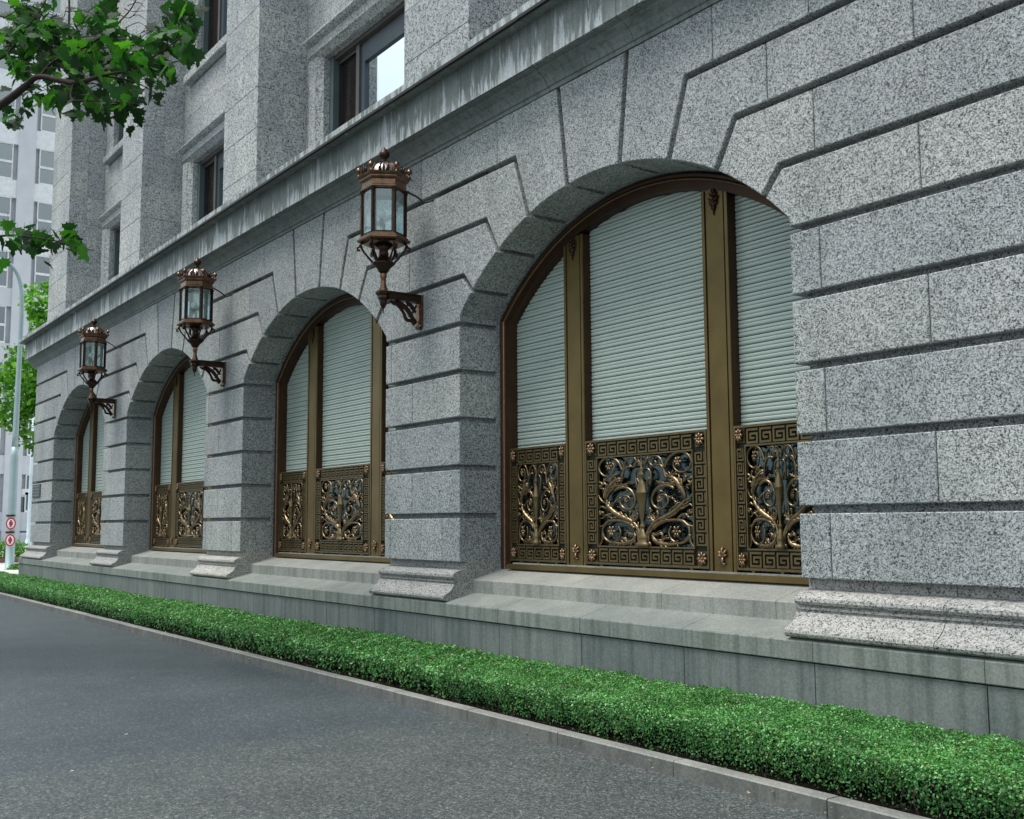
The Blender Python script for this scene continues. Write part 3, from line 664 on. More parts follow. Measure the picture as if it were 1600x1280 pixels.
for i, cx in enumerate(CX):
    wn = link('arched_window', None, bank); wn.location = (cx, 0, 0)
    if i == 0: pass
    for nm, me in (('arch_frame', me_outer), ('bead', me_bead), ('arch_rebate', me_inner)): link(nm, me, wn)
    b = MB(); b.box(-2.06, 2.06, .50, .70, 1.119, 1.172); b.box(-2.08, 2.08, .485, .50, 1.122, 1.165); b.box(-2.0, 2.0, .52, .66, 1.172, 1.185, 1)
    b.build('bottom_rail', [M['bronze'], M['slab']], wn)
    for u in (-1.9, -1.6, -1.3, -.6, 0, .6, 1.3, 1.6, 1.9): o = link('foot', me_foot, wn); o.location = (u, 0, 0)
    for s in (-1, 1):
        o = link('mullion', me_mull, wn); o.location = (s * .975, 0, 1.172)
        o.scale = (1, 1, CZ + math.sqrt((RA - .14) ** 2 - .97 ** 2) - 1.172 - .0)
        o = link('fleuron', me_fl, wn); o.location = (s * .975, .0, 1.31)
        o = link('leaf_ornament', me_flt, wn); o.location = (s * .975, 0, 4.32)
    # shutters
    for pi, (a, c_) in enumerate(PANELS):
        B = MB(); k = 0; z = 1.19
        while z < 4.66:
            hwid = math.sqrt(max(0, (RA - .02) ** 2 - (z + SP - CZ) ** 2)) if z + SP > CZ + 1 else 9
            x0, x1 = max(a, -hwid), min(c_, hwid)
            if x1 - x0 > .03:
                if i == 0:
                    dy = random.uniform(-.0012, .0012)
                    s_ = MB(); s_.extx([(y + dy, q) for y, q in slat_prof(z)], x0, x1); s_.build('shutter_slat', M['shutter'], wn)
                else: B.extx(slat_prof(z), x0, x1)
            z += SP
        if i: tag(B.build('shutter_slats', M['shutter'], wn), kind='stuff')
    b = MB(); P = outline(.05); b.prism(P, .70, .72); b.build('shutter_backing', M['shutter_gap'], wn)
    # cast grilles
    for pi, (half, uc) in enumerate(((.475, -1.6075), (.815, 0), (.475, 1.6075))):
        g, k, ro, bw = LAT[1 if pi == 1 else 0]
        for nm, me in (('grille_ground', g), ('meander_border', k)):
            o = link(nm, me, wn); o.location = (uc, 0, 0)
        for u in (-half + bw / 2, half - bw / 2):
            for v in (1.205 + .0825, 2.405 - .0825): o = link('corner_rosette', LAT[1][2], wn); o.location = (uc + u, 0, v); o.scale = (bw / .165, 1, 1)
        gp = MB(); gp.box(uc - half + .01, uc + half - .01, .612, .618, 1.21, 2.40); gp.build('grille_shade_glass', M['grilleshade'], wn)  # added pane, dims the slats behind it as shade would
        o = link('scrollwork', me_scroll, wn); o.location = (uc, 0, 1.205 + .178); o.scale = ((2 * half - 2 * bw - .02) / FW, 1, .98)
# ------------------------------------------------------------------ wall lanterns
def hexring(b, prof, rot, mi=0): b.lathe(prof, (0, 0, 0), 6, mi, rot)
def make_lantern():
    t = thing('wall_lantern', 'x', 'lantern', (0, 0, 0), 'bronze lanterns on the piers between the arches')
    rot = 0.0   # vertices at 0, 60 ... so the faces look along -90, -30, 30 degrees
    b = MB()    # everything local to the axis, z from the tip of the drop (wall at y=+.49)
    z = lambda v: v - 3.94
    hexring(b, [(.001, z(4.725)), (.23, z(4.725)), (.29, z(4.745)), (.30, z(4.76)), (.30, z(4.775)), (.275, z(4.785)), (.275, z(4.80)), (.25, z(4.81)), (.25, z(4.82)), (.001, z(4.82))], rot); b.build('base_ring', M['lamp_hi'], t)
    for k in range(6):
        q = math.pi / 3 * k; x_, y_ = .243 * math.cos(q), .243 * math.sin(q)
        b = MB(); b.tube([(x_, y_, z(4.82)), (x_, y_, z(5.335))], .020, 6); b.tube([(x_, y_, z(5.29)), (x_, y_, z(5.33))], [.024, .034], 6); b.build('corner_post', M['lamp'], t)
        q2 = q + math.pi / 6; r2 = .243 * math.cos(math.pi / 6); nx, ny = math.cos(q2), math.sin(q2); tx, ty = -ny, nx
        b = MB(); hw_ = .102
        c0 = Vector((nx * (r2 - .004), ny * (r2 - .004), 0)); T = Vector((tx, ty, 0))
        b.add([c0 - T * hw_ + Vector((0, 0, z(4.822))), c0 + T * hw_ + Vector((0, 0, z(4.822))), c0 + T * hw_ + Vector((0, 0, z(5.335))), c0 - T * hw_ + Vector((0, 0, z(5.335)))], [(0, 1, 2, 3)])
        b.build('glass_pane', M['lampglass'], t)
        b = MB()
        for s in (-1, 1): p = c0 + T * s * (hw_ - .008); b.tube([p + Vector((0, 0, z(4.822))), p + Vector((0, 0, z(5.335)))], .008, 4)
        for zz in (4.832, 5.322): b.tube([c0 - T * (hw_ - .01) + Vector((0, 0, z(zz))), c0 + T * (hw_ - .01) + Vector((0, 0, z(zz)))], .009, 4)
        b.build('glazing_bead', M['lamp'], t)
        # acorn finial on each corner of the cornice, crest leaf between
        x_, y_ = .285 * math.cos(q), .285 * math.sin(q)
        b = MB(); b.lathe([(.001, 0), (.020, 0), (.022, .012), (.010, .022), (.008, .040), (.020, .052), (.032, .066), (.032, .078), (.028, .088), (.018, .104), (.004, .116), (.001, .118)], (x_, y_, z(5.50)), 8); b.build('acorn_finial', M['lamp_hi'], t, True)
        b = MB(); xm, ym = nx * .235, ny * .235
        for s in (-1, 0, 1):
            b.tube([(xm + T.x * s * .02, ym + T.y * s * .02, z(5.50)), (xm + nx * .02 + T.x * s * .05, ym + ny * .02 + T.y * s * .05, z(5.545)), (xm + nx * .03 + T.x * s * .035, ym + ny * .03 + T.y * s * .035, z(5.60 if s == 0 else 5.575))], [.014, .016, .003], 5)
        b.build('crest_leaf', M['lamp'], t, True)
        # open scroll strut under the base
        b = MB(); pts = spline([(.26 * math.cos(q), .26 * math.sin(q), z(4.725)), (.235 * math.cos(q), .235 * math.sin(q), z(4.66)), (.19 * math.cos(q), .19 * math.sin(q), z(4.60)), (.12 * math.cos(q), .12 * math.sin(q), z(4.52)), (.055 * math.cos(q), .055 * math.sin(q), z(4.465))], 4)
        b.tube(pts, [.020, .013, .012, .015, .02], 6)
        pts = spline([(.265 * math.cos(q), .265 * math.sin(q), z(4.70)), (.29 * math.cos(q), .29 * math.sin(q), z(4.685)), (.285 * math.cos(q), .285 * math.sin(q), z(4.655)), (.26 * math.cos(q), .26 * math.sin(q), z(4.66))], 4); b.tube(pts, .013, 5)
        b.build('scroll_strut', M['lamp'], t, True)
    b = MB(); hexring(b, [(.001, z(5.335)), (.255, z(5.335)), (.262, z(5.345)), (.262, z(5.36)), (.248, z(5.37)), (.248, z(5.425)), (.27, z(5.44)), (.278, z(5.455)), (.278, z(5.465)), (.305, z(5.485)), (.312, z(5.50)), (.30, z(5.508)), (.10, z(5.52)), (.001, z(5.52))], rot); b.build('frieze', M['lamp_hi'], t)
    b = MB(); b.lathe([(.001, z(5.505)), (.185, z(5.505)), (.185, z(5.53)), (.175, z(5.57)), (.15, z(5.615)), (.11, z(5.65)), (.06, z(5.67)), (.03, z(5.675)), (.001, z(5.676))], (0, 0, 0), 24); b.build('dome', M['dome'], t, True)
    b = MB()
    for k in range(12):
        q = math.pi / 6 * k + .26
        b.tube([((r_ + .004) * math.cos(q), (r_ + .004) * math.sin(q), z(v)) for r_, v in ((.187, 5.51), (.178, 5.57), (.152, 5.617), (.112, 5.652), (.06, 5.674))], [.013, .012, .010, .009, .007], 5)
    b.build('dome_rib', M['lamp'], t, True)
    b = MB(); b.lathe([(.001, z(5.67)), (.035, z(5.67)), (.05, z(5.685)), (.03, z(5.70)), (.022, z(5.72)), (.045, z(5.735)), (.06, z(5.745)), (.062, z(5.79)), (.055, z(5.795)), (.045, z(5.82)), (.022, z(5.84)), (.008, z(5.848)), (.006, z(5.862)), (.001, z(5.863))], (0, 0, 0), 12); b.build('top_finial', M['lamp'], t, True)
    b = MB(); b.lathe([(.001, z(4.41)), (.052, z(4.41)), (.06, z(4.425)), (.072, z(4.45)), (.13, z(4.50)), (.135, z(4.51)), (.12, z(4.52)), (.06, z(4.58)), (.05, z(4.66)), (.11, z(4.72)), (.001, z(4.722))], (0, 0, 0), 12); b.build('cup', M['lamp'], t, True)
    b = MB(); b.lathe([(.001, z(4.19)), (.055, z(4.19)), (.055, z(4.205)), (.042, z(4.24)), (.030, z(4.28)), (.028, z(4.33)), (.040, z(4.36)), (.035, z(4.38)), (.04, z(4.415)), (.001, z(4.416))], (0, 0, 0), 12)
    b.build('stem', M['lamp_hi'], t, True)
    b = MB(); hexring(b, [(.001, z(4.095)), (.05, z(4.095)), (.065, z(4.115)), (.065, z(4.14)), (.085, z(4.165)), (.09, z(4.185)), (.085, z(4.192)), (.001, z(4.195))], rot); b.lathe([(.001, z(3.94)), (.007, z(3.95)), (.009, z(3.985)), (.004, z(3.99)), (.022, z(4.01)), (.04, z(4.05)), (.045, z(4.10)), (.001, z(4.1))], (0, 0, 0), 10)
    b.build('drop', M['lamp'], t)
    b = MB(); W = .49
    b.box(-.042, .042, .05, W - .03, z(4.125), z(4.19)); b.box(-.055, .055, .05, W - .028, z(4.185), z(4.20)); b.box(-.05, .05, .06, W - .029, z(4.11), z(4.127)); b.build('bracket_arm', M['lamp'], t)
    b = MB(); b.box(-.055, .055, W - .03, W + .001, z(3.84), z(4.20)); b.box(-.035, .035, W - .045, W - .029, z(3.86), z(4.11)); b.lathe([(.001, z(3.80)), (.03, z(3.81)), (.035, z(3.84)), (.001, z(3.845))], (0, W - .035, 0), 8); b.build('wall_plate', M['lamp_hi'], t)
    b = MB()
    b.tube(spline([(0, .09, z(4.10)), (0, .13, z(4.065)), (0, .17, z(4.08)), (0, .155, z(4.105))], 4), .014, 6)
    b.tube(spline([(0, .12, z(4.09)), (0, .20, z(4.05)), (0, .26, z(3.98)), (0, .30, z(3.905)), (0, .37, z(3.895)), (0, .41, z(3.86))], 5), [.018, .022, .018, .022, .020, .024], 6)
    b.tube(spline([(0, .42, z(3.90)), (0, .37, z(3.96)), (0, .32, z(4.00)), (0, .30, z(4.05)), (0, .34, z(4.085)), (0, .38, z(4.06)), (0, .36, z(4.03))], 4), [.016, .014, .013, .012, .011, .010, .012], 6)
    b.tube(spline([(0, .43, z(4.08)), (0, .38, z(4.00)), (0, .33, z(3.94))], 4), [.012, .016, .010], 6)
    b.tube(spline([(0, .22, z(4.10)), (0, .27, z(4.06)), (0, .25, z(4.03))], 4), [.012, .012, .014], 6)
    b.tube(spline([(0, .16, z(4.10)), (0, .24, z(4.07)), (0, .31, z(4.02)), (0, .38, z(3.93)), (0, .43, z(3.88))], 4), [.020, .030, .032, .026, .02], 6, 0, .5)
    b.tube(spline([(0, .30, z(4.10)), (0, .36, z(4.07)), (0, .42, z(4.0))], 4), [.016, .024, .014], 6)
    b.build('scroll_bracket', M['lamp'], t, True)
    b = MB(); b.lathe([(.001, z(4.82)), (.02, z(4.82)), (.018, z(4.97)), (.001, z(4.972))], (0, 0, 0), 8, 1)
    b.lathe([(.001, .0), (.026, .006), (.045, .03), (.052, .055), (.045, .082), (.026, .102), (.001, .108)], (.0, -.03, z(5.02)), 12); b.lathe([(.001, .0), (.02, .0), (.02, .1), (.001, .101)], (.0, -.03, z(4.93)), 8, 1)
    b.build('light_bulb', [M['bulb'], M['iron']], t, True)
    b = MB(); b.tube(spline([(.06, .20, z(5.40)), (.10, .30, z(5.34)), (.16, .34, z(5.30)), (.20, .42, z(5.24)), (.30, W + .02, z(5.28)), (.42, W + .03, z(5.295))], 4), .011, 6)
    b.tube([(.42, W + .03, z(5.295)), (1.3, W + .035, z(5.297))], .011, 6); b.build('supply_cable', M['cable'], t)
    return t
lan = make_lantern()
LX = [-10.305, -16.395, -22.485]
LB = ['large bronze lantern nearest the viewer, on the pier left of the biggest arch', 'middle bronze lantern, bracketed between the second and third arches', 'smallest and farthest bronze lantern, near the left corner of the building']
for i, x in enumerate(LX):
    o = lan if i == 0 else copy_tree(lan)
    o.location = (x, -.49, 3.94); o['label'] = LB[i]
# plaque on the corner pier
p = thing('wall_plaque', 'small dark bronze plaque on the far left corner pier', 'plaque', (-29.36, -.012, 2.5))
b = MB(); b.box(-.42, .42, -.012, .011, -.17, .17, 0, .006); b.build('plate', M['plaque'], p)
b = MB()
for r_ in range(4):
    x = -.34
    while x < .30:
        w_ = random.uniform(.05, .13); b.box(x, min(x + w_, .34), -.017, -.0125, .10 - r_ * .075, .125 - r_ * .075 + .008); x += w_ + .03
b.build('raised_lettering', M['plaque_text'], p)
# ------------------------------------------------------------------ hedge
hd = thing('hedge', 'long low clipped green hedge between the kerb and the granite plinth', 'hedge')
def hedge_leaves(x0, x1, L_, Wd, n):
    """leaves scattered through a shell on top and street side of the clipped strip"""
    x = rng.uniform(x0, x1, n)
    u = rng.random(n)   # position round the cross-section: front face, rounded shoulder, top
    Yf, Yb, Zb, Zt, rad = -1.235, -.20, .09, .365, .07
    lens = np.array([Zt - rad - Zb, rad * math.pi / 2, (Yb - (Yf + rad))]); tot = lens.sum(); s_ = u * tot
    y = np.empty(n); z = np.empty(n); ny = np.zeros(n); nz = np.zeros(n)
    a = s_ < lens[0]; y[a] = Yf; z[a] = Zb + s_[a]; ny[a] = -1
    bb = (~a) & (s_ < lens[0] + lens[1]); q = (s_[bb] - lens[0]) / rad
    y[bb] = Yf + rad - rad * np.cos(q); z[bb] = Zt - rad + rad * np.sin(q); ny[bb] = -np.cos(q); nz[bb] = np.sin(q)
    c_ = s_ >= lens[0] + lens[1]; y[c_] = Yf + rad + (s_[c_] - lens[0] - lens[1]); z[c_] = Zt; nz[c_] = 1
    wav = .010 * np.sin(x * 1.1 + 1) + .006 * np.sin(x * 5.3) + .006 * np.sin(x * 11.7 + y * 9) + .006 * np.sin(y * 14 + x * 3) + .008 * np.sin(x * 27 + y * 23)
    gap = .5 + .5 * np.sin(x * 6.1 + z * 25) * np.sin(x * 13.3 + 2)
    dep = rng.exponential(.020, n) * (1 + 1.1 * (ny < -.6) * gap)
    y += ny * (wav - dep); z += nz * (wav - dep) + (ny < -.8) * rng.normal(0, .015, n)
    z += (nz > .5) * (rng.random(n) > .985) * rng.uniform(0, .03, n)
    y += (ny < -.3) * np.clip(.30 - z, 0, .2) * .40      # foot undercut below the shoulder so that the street side shades itself
    # thin out towards the foot of the street side
    keep = (nz > .2) | (rng.random(n) < np.clip((z - .07) / .16, .04, 1) * (.35 + .65 * gap)); 
    x, y, z, ny, nz = x[keep], y[keep], z[keep], ny[keep], nz[keep]; n = len(x)
    nrm = np.stack([np.zeros(n), ny, nz], 1) + rng.normal(0, .75, (n, 3)); nrm[:, 2] += .35
    nrm /= np.linalg.norm(nrm, axis=1)[:, None]
    t1 = np.cross(nrm, rng.normal(0, 1, (n, 3))); t1 /= np.linalg.norm(t1, axis=1)[:, None]; t2 = np.cross(nrm, t1)
    P = np.stack([x, y, z], 1); ls = (L_ * rng.uniform(.6, 1.25, n))[:, None]; ws = ls * Wd / L_
    V = np.stack([P - t1 * ls * .5, P - t2 * ws * .5 + t1 * ls * .05 - nrm * ls * .08, P + t1 * ls * .5, P + t2 * ws * .5 + t1 * ls * .05 - nrm * ls * .08], 1)
    return V
Vn = hedge_leaves(-8, 3, .0195, .0115, 300000); Vf = hedge_leaves(-45, -8, .032, .019, 280000)
fo = quads('foliage', np.concatenate([Vn, Vf]), M['hedge'], hd); fo['kind'] = 'stuff'
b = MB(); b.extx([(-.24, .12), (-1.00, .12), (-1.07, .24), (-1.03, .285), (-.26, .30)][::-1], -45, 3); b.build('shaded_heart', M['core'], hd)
b = MB()
for k in range(260):
    x = random.uniform(-16, 2.5); y = random.uniform(-1.2, -.98); z1 = random.uniform(.2, .3)
    b.tube([(x, y, .05), (x + random.uniform(-.03, .03), y - random.uniform(-.01, .03), .14), (x + random.uniform(-.06, .06), y - random.uniform(0, .04), z1)], [.005, .004, .002], 4)
tag(b.build('stem', M['bark'], hd), kind='stuff')
# ------------------------------------------------------------------ foreground tree (trunk out of frame to the left)
C0 = Vector((0, -6.2, 1.6))
def leaf_mesh(seed):
    rr = random.Random(seed)
    # five-lobed leaf, tip along +X, stalk at the origin, gently folded and curled
    pts = [(0, 0), (-.02, .16), (-.14, .30), (.06, .30), (.10, .42), (.05, .56), (.26, .46), (.40, .50), (.44, .30), (.58, .26), (.62, .14), (.80, .16), (1.0, 0)]
    pts = [(x + rr.uniform(-.02, .02), y * rr.uniform(.92, 1.06)) for x, y in pts]; pts[0] = (0, 0); pts[-1] = (1, 0)
    cur = rr.uniform(.05, .25); fold = rr.uniform(.05, .22)
    f3 = lambda x, y: (x - .45, y, -cur * (x - .4) ** 2 - fold * abs(y) * .7 + .12 * y * y)
    b = MB(); mid = [(.0, 0), (.3, 0), (.6, 0), (1, 0)]
    for s in (1, -1):
        ring = [f3(x, s * y) for x, y in pts]; cpt = f3(.32, 0)
        v = [cpt] + ring; b.add(v, [((0, i, i + 1) if s > 0 else (0, i + 1, i)) for i in range(1, len(ring))])
    b.tube([f3(0, 0), (-.7, .02, -.05), (-.95, .05, .05)], .010, 3)
    return b.mesh('leaf', M['plane'], False)
LM = [leaf_mesh(k) for k in range(6)]
tr = thing('plane_tree', 'broad-leaved tree reaching dark green lobed leaves into the upper left corner', 'tree', (-15.2, -7.6, 0))
TB = Vector(tr.location)
def ray(px, py): return fwd + right * ((px - 800) / 1660.44) - up * ((py - 640) / 1660.44)
def sp3(px, py, t_): return C0 + ray(px, py) * t_ - TB     # survey point turned into the tree's own space
trunk_top = Vector((.3, .4, 4.6))
b = MB(); b.tube(spline([(0, 0, -.02), (.03, .02, .3), (.05, .1, 1.5), (.15, .2, 3.2), tuple(trunk_top), (.2, .5, 6.3), (-.1, .6, 8.2), (.1, .5, 10)], 5), [.27, .20, .17, .15, .13, .10, .07, .03], 12)
b.build('trunk', M['bark'], tr, True)
branches = [
    ([tuple(trunk_top), tuple(sp3(-70, 205, 13.2)), tuple(sp3(0, 165, 12.0)), tuple(sp3(40, 135, 11.7)), tuple(sp3(62, 120, 11.6)), tuple(sp3(115, 130, 11.4)), tuple(sp3(160, 118, 11.2)), tuple(sp3(205, 108, 11.0)), tuple(sp3(250, 82, 10.8)), tuple(sp3(300, 45, 10.6))], [.085, .06, .046, .038, .03, .034, .016, .012, .009, .004]),
    ([tuple(sp3(113, 130, 11.4)), tuple(sp3(122, 100, 11.5)), tuple(sp3(108, 60, 11.6)), tuple(sp3(108, 0, 11.8)), tuple(sp3(100, -80, 12.1))], [.024, .018, .013, .012, .008]),
    ([tuple(sp3(62, 120, 11.6)), tuple(sp3(85, 95, 11.7)), tuple(sp3(140, 70, 11.8)), tuple(sp3(200, 20, 12)), tuple(sp3(230, -40, 12))], [.02, .013, .010, .008, .004]),
    ([tuple(sp3(0, 92, 12.2)), tuple(sp3(-60, 110, 12.8)), tuple(sp3(-110, 160, 13.5))][::-1] + [tuple(sp3(30, 60, 12)), tuple(sp3(60, 20, 12)), tuple(sp3(90, -30, 12))], [.03, .022, .014, .010, .008, .005]),
    ([tuple(sp3(115, 130, 11.4)), tuple(sp3(112, 155, 11.3)), tuple(sp3(140, 158, 11.2)), tuple(sp3(190, 160, 11.1)), tuple(sp3(230, 165, 11))], [.018, .012, .009, .007, .003]),
    ([tuple(sp3(160, 118, 11.2)), tuple(sp3(210, 128, 11.2)), tuple(sp3(250, 150, 11.1))], [.012, .008, .003]),
    ([tuple(trunk_top - Vector((.1, .15, .9))), tuple(sp3(-90, 420, 13)), tuple(sp3(-10, 372, 12)), tuple(sp3(60, 372, 11.8)), tuple(sp3(120, 385, 11.6)), tuple(sp3(148, 392, 11.5))], [.05, .03, .014, .010, .007, .003]),
    ([tuple(trunk_top), tuple(sp3(-160, 60, 14)), tuple(sp3(-60, 20, 13)), tuple(sp3(0, 25, 12.4)), tuple(sp3(50, 45, 12.2))], [.07, .04, .02, .014, .006]),
]
for pts, rad in branches:
    b = MB(); b.tube(spline(pts, 6), rad, 7); b.build('branch', M['bark'], tr, True)
b = MB()
for k in range(90):
    px, py, t_ = random.uniform(0, 225), random.uniform(5, 150), random.uniform(11, 12.4)
    b.tube(spline([tuple(sp3(px, py, t_)), tuple(sp3(px + random.uniform(8, 22), py + random.uniform(-14, 6), t_ - .1)), tuple(sp3(px + random.uniform(26, 44), py + random.uniform(-20, 16), t_ - .2))], 3), [.006, .004, .002], 4)
tag(b.build('twigs', M['bark'], tr), kind='stuff')
lrng = random.Random(11)
LN = [0]; LJ = MB()
def add_leaf(px, py, t_, size):
    LN[0] += 1
    if LN[0] > 295:
        me = LM[lrng.randrange(6)]; eu = Matrix.Rotation(lrng.uniform(0, 6.28), 4, 'Z') @ Matrix.Rotation(R(48) + lrng.gauss(0, .4), 4, 'Y') @ Matrix.Rotation(lrng.gauss(0, .45), 4, 'X')
        T = Matrix.Translation(sp3(px, py, t_ + .5)) @ eu @ Matrix.Scale(size, 4)
        LJ.add([T @ v.co for v in me.vertices], [tuple(p.vertices) for p in me.polygons]); return
    o = link('leaf', LM[lrng.randrange(6)], tr); o.location = sp3(px, py, t_)
    yaw = lrng.uniform(0, 2 * math.pi); o.rotation_euler = (lrng.gauss(0, .45), R(48) + lrng.gauss(0, .4), yaw); o.scale = (size,) * 3
cl = [  # clusters: centre x, y, spread x, spread y, number, distance
    (35, 45, 42, 40, 46, 12.2), (95, 60, 32, 45, 34, 11.9), (50, 105, 45, 20, 26, 11.8), (150, 30, 40, 26, 30, 11.8), (130, 95, 40, 25, 28, 11.5),
    (190, 75, 35, 25, 26, 11.2), (70, 155, 30, 16, 15, 11.5), (130, 160, 35, 20, 22, 11.3), (185, 145, 35, 25, 26, 11.1), (235, 105, 30, 26, 20, 10.9),
    (275, 55, 25, 28, 17, 10.7), (300, 85, 12, 12, 6, 10.6), (30, 365, 30, 16, 9, 11.9), (75, 378, 30, 14, 11, 11.7), (125, 392, 18, 14, 7, 11.5), (15, 185, 14, 12, 4, 11.9), (5, 420, 6, 10, 2, 12)]
for cx_, cy_, sx, sy, n, t_ in cl:
    for k in range(int(n * .86)):
        add_leaf(cx_ + lrng.gauss(0, .55) * sx, cy_ + lrng.gauss(0, .55) * sy, t_ + lrng.uniform(-.45, .45), lrng.uniform(.125, .22))
for cx_, cy_, sx, sy, n, t_ in [(45, 60, 60, 55, 150, 12.6), (130, 90, 65, 50, 150, 12.2), (215, 100, 50, 40, 90, 11.8), (275, 55, 34, 30, 50, 11), (290, 20, 30, 20, 16, 11), (175, 175, 50, 26, 40, 11.9), (60, 385, 60, 20, 26, 12), (20, 190, 30, 16, 10, 12), (80, 150, 45, 18, 16, 12), (170, 165, 40, 18, 14, 11.9), (60, 372, 55, 16, 12, 12), (270, 70, 30, 30, 14, 11.2)]:
    for k in range(n): add_leaf(cx_ + lrng.gauss(0, .55) * sx, cy_ + lrng.gauss(0, .55) * sy, t_ + lrng.uniform(-.45, .45), lrng.uniform(.12, .20))
tag(LJ.build('leaves', M['plane'], tr), kind='stuff')
# rest of the crown, outside the picture
n = 2600
P = np.stack([rng.normal(-.8, 1.6, n), rng.normal(.0, 1.5, n), rng.normal(7.6, 1.3, n)], 1)
P = P[(P[:, 0] < 1.5 - .0 * P[:, 1])]
def leaf_soup(P, size):
    n = len(P); nr = rng.normal(0, 1, (n, 3)); nr[:, 2] = abs(nr[:, 2]) + .3; nr /= np.linalg.norm(nr, axis=1)[:, None]
    t1 = np.cross(nr, rng.normal(0, 1, (n, 3))); t1 /= np.linalg.norm(t1, axis=1)[:, None]; t2 = np.cross(nr, t1); s_ = (size * rng.uniform(.6, 1.3, n))[:, None]
    return np.stack([P - t1 * s_ * .5, P - t2 * s_ * .42 - t1 * s_ * .05, P - t2 * s_ * .2 + t1 * s_ * .28, P + t1 * s_ * .5, P + t2 * s_ * .2 + t1 * s_ * .28, P + t2 * s_ * .42 - t1 * s_ * .05], 1)
Wp = P + np.array(TB); dv = Wp - np.array(C0); az = dv @ np.array(right) / (dv @ np.array(fwd))
P = P[az < -.53]
o = quads('crown', leaf_soup(P, .2), M['plane'], tr, nper=6); o['kind'] = 'stuff'
# ------------------------------------------------------------------ street corner beyond the building
def bg_tree(name_lab, loc, h, blobs, n, size, mt='young'):
    t = thing('street_tree', name_lab, 'tree', loc)
    b = MB(); b.tube(spline([(0, 0, -.02), (.05, 0, h * .3), (.0, .1, h * .6), (.1, 0, h * .9)], 4), [.12, .09, .07, .02], 8)
    for k in range(7):
        a = random.uniform(0, 6.28); b.tube([(.03, .05, h * random.uniform(.35, .7)), (math.cos(a) * .7, math.sin(a) * .7, h * random.uniform(.6, .8)), (math.cos(a) * 1.4, math.sin(a) * 1.4, h * random.uniform(.65, .95))], [.04, .03, .01], 5)
    b.build('trunk', M['bark'], t, True)
    Ps = []
    for (bx, by, bz, br) in blobs:
        m_ = int(n * br ** 2 / sum(q[3] ** 2 for q in blobs)); d_ = rng.normal(0, 1, (m_, 3)); d_ /= np.linalg.norm(d_, axis=1)[:, None]
        r_ = br * rng.uniform(.55, 1.0, m_) ** .6 * (1 + .22 * np.sin(d_[:, 0] * 7 + bx * 3) * np.sin(d_[:, 2] * 6 + bz)); Ps.append(d_ * r_[:, None] + np.array([bx, by, bz]))
    o = quads('crown', leaf_soup(np.concatenate(Ps), size), M[mt], t, nper=6); o['kind'] = 'stuff'; return t
bl = [(0, .6, 11.0, 1.0), (.3, 1.0, 9.9, 1.1), (0, .4, 8.3, 1.3), (.2, -.1, 7.3, 1.2), (-.2, 1.2, 7.2, 1.4), (0, .6, 5.8, 1.2), (.1, 1.1, 4.9, .9), (0, 1.6, 9, 1.2), (0, -.5, 6.1, .7)]
bg_tree('bright green young tree showing in strips just past the left corner of the building', (-48, 5.6, .1), 11.5, [(q[0], q[1] - 2.2, q[2], q[3]) for q in bl], 5200, .24)
bl = [(0, 0, 6.9, .9), (.2, .4, 6.2, .8), (.1, -.6, 6.4, .9), (0, -1.3, 7.3, 1.0)]
bg_tree('small green tree crossing the lamp post at the left edge', (-49.5, -.4, .1), 7.4, [(q[0], q[1] + 1.6, q[2], q[3]) for q in bl], 1500, .24)
def shrub(loc, lab, n, rx, ry, rz, mt, size):
    d_ = rng.normal(0, 1, (n, 3)); d_ /= np.linalg.norm(d_, axis=1)[:, None]; d_[:, 2] = abs(d_[:, 2])
    P = d_ * rng.uniform(.6, 1.05, n)[:, None] * np.array([rx, ry, rz]); t = thing('shrub', lab, 'shrub', loc)
    quads('foliage', leaf_soup(P, size), M[mt], t, nper=6)['kind'] = 'stuff'
    b = MB()
    for k in range(9): a = k * .7; b.tube([(0, 0, -.02), (math.cos(a) * rx * .5, math.sin(a) * ry * .5, rz * .8)], [.02, .006], 4)
    b.build('stem', M['bark'], t)
shrub((-50, 3.1, .12), 'yellow-green shrub in the bed behind the lamp post, by the building corner', 1500, 1.0, 1.5, .95, 'young', .13)
shrub((-46.5, .9, .12), 'low dark green shrub left of the lamp post at the picture edge', 900, .8, 1.0, .55, 'hedge', .11)
shrub((-40.6, 2.0, .10), 'tuft of green leaves round the foot of the lamp post', 420, .35, .5, .22, 'young', .09)
b = MB(); b.box(-52, -48.5, -1, 8, .1, .25); o = b.build('planter_edging', plain('brick_edging', (.20, .10, .085), .8)); tag(o, 'low red-brown edging in front of the far shrubs', 'edging')
# street lamp with two round signs
sl = thing('street_lamp', 'tall grey-green street lamp with curved arm and two red signs low down', 'street lamp', (-40.8, 1.62, .1))
b = MB(); b.lathe([(.001, 0), (.17, 0), (.17, .02), (.15, .03), (.145, 1.2), (.135, 3.9), (.125, 4.0), (.11, 4.3), (.001, 4.301)], (0, 0, 0), 14)
arc_ = spline([(0, 0, 4.28), (0, .02, 7.5), (0, .02, 9.4), (0, -.08, 10.3), (0, -.42, 10.85), (0, -1.0, 11.05), (0, -1.7, 11.1)], 8)
b.tube(arc_, [.105, .085, .075, .07, .065, .06, .055], 10); b.build('pole', M['pole'], sl, True)
b = MB(); b.tube([(0, -1.6, 11.1), (0, -1.75, 11.12), (0, -2.2, 11.1), (0, -2.35, 11.06)], [.06, .13, .15, .05], 10, 0, .5); b.build('lamp_head', M['pole'], sl, True)
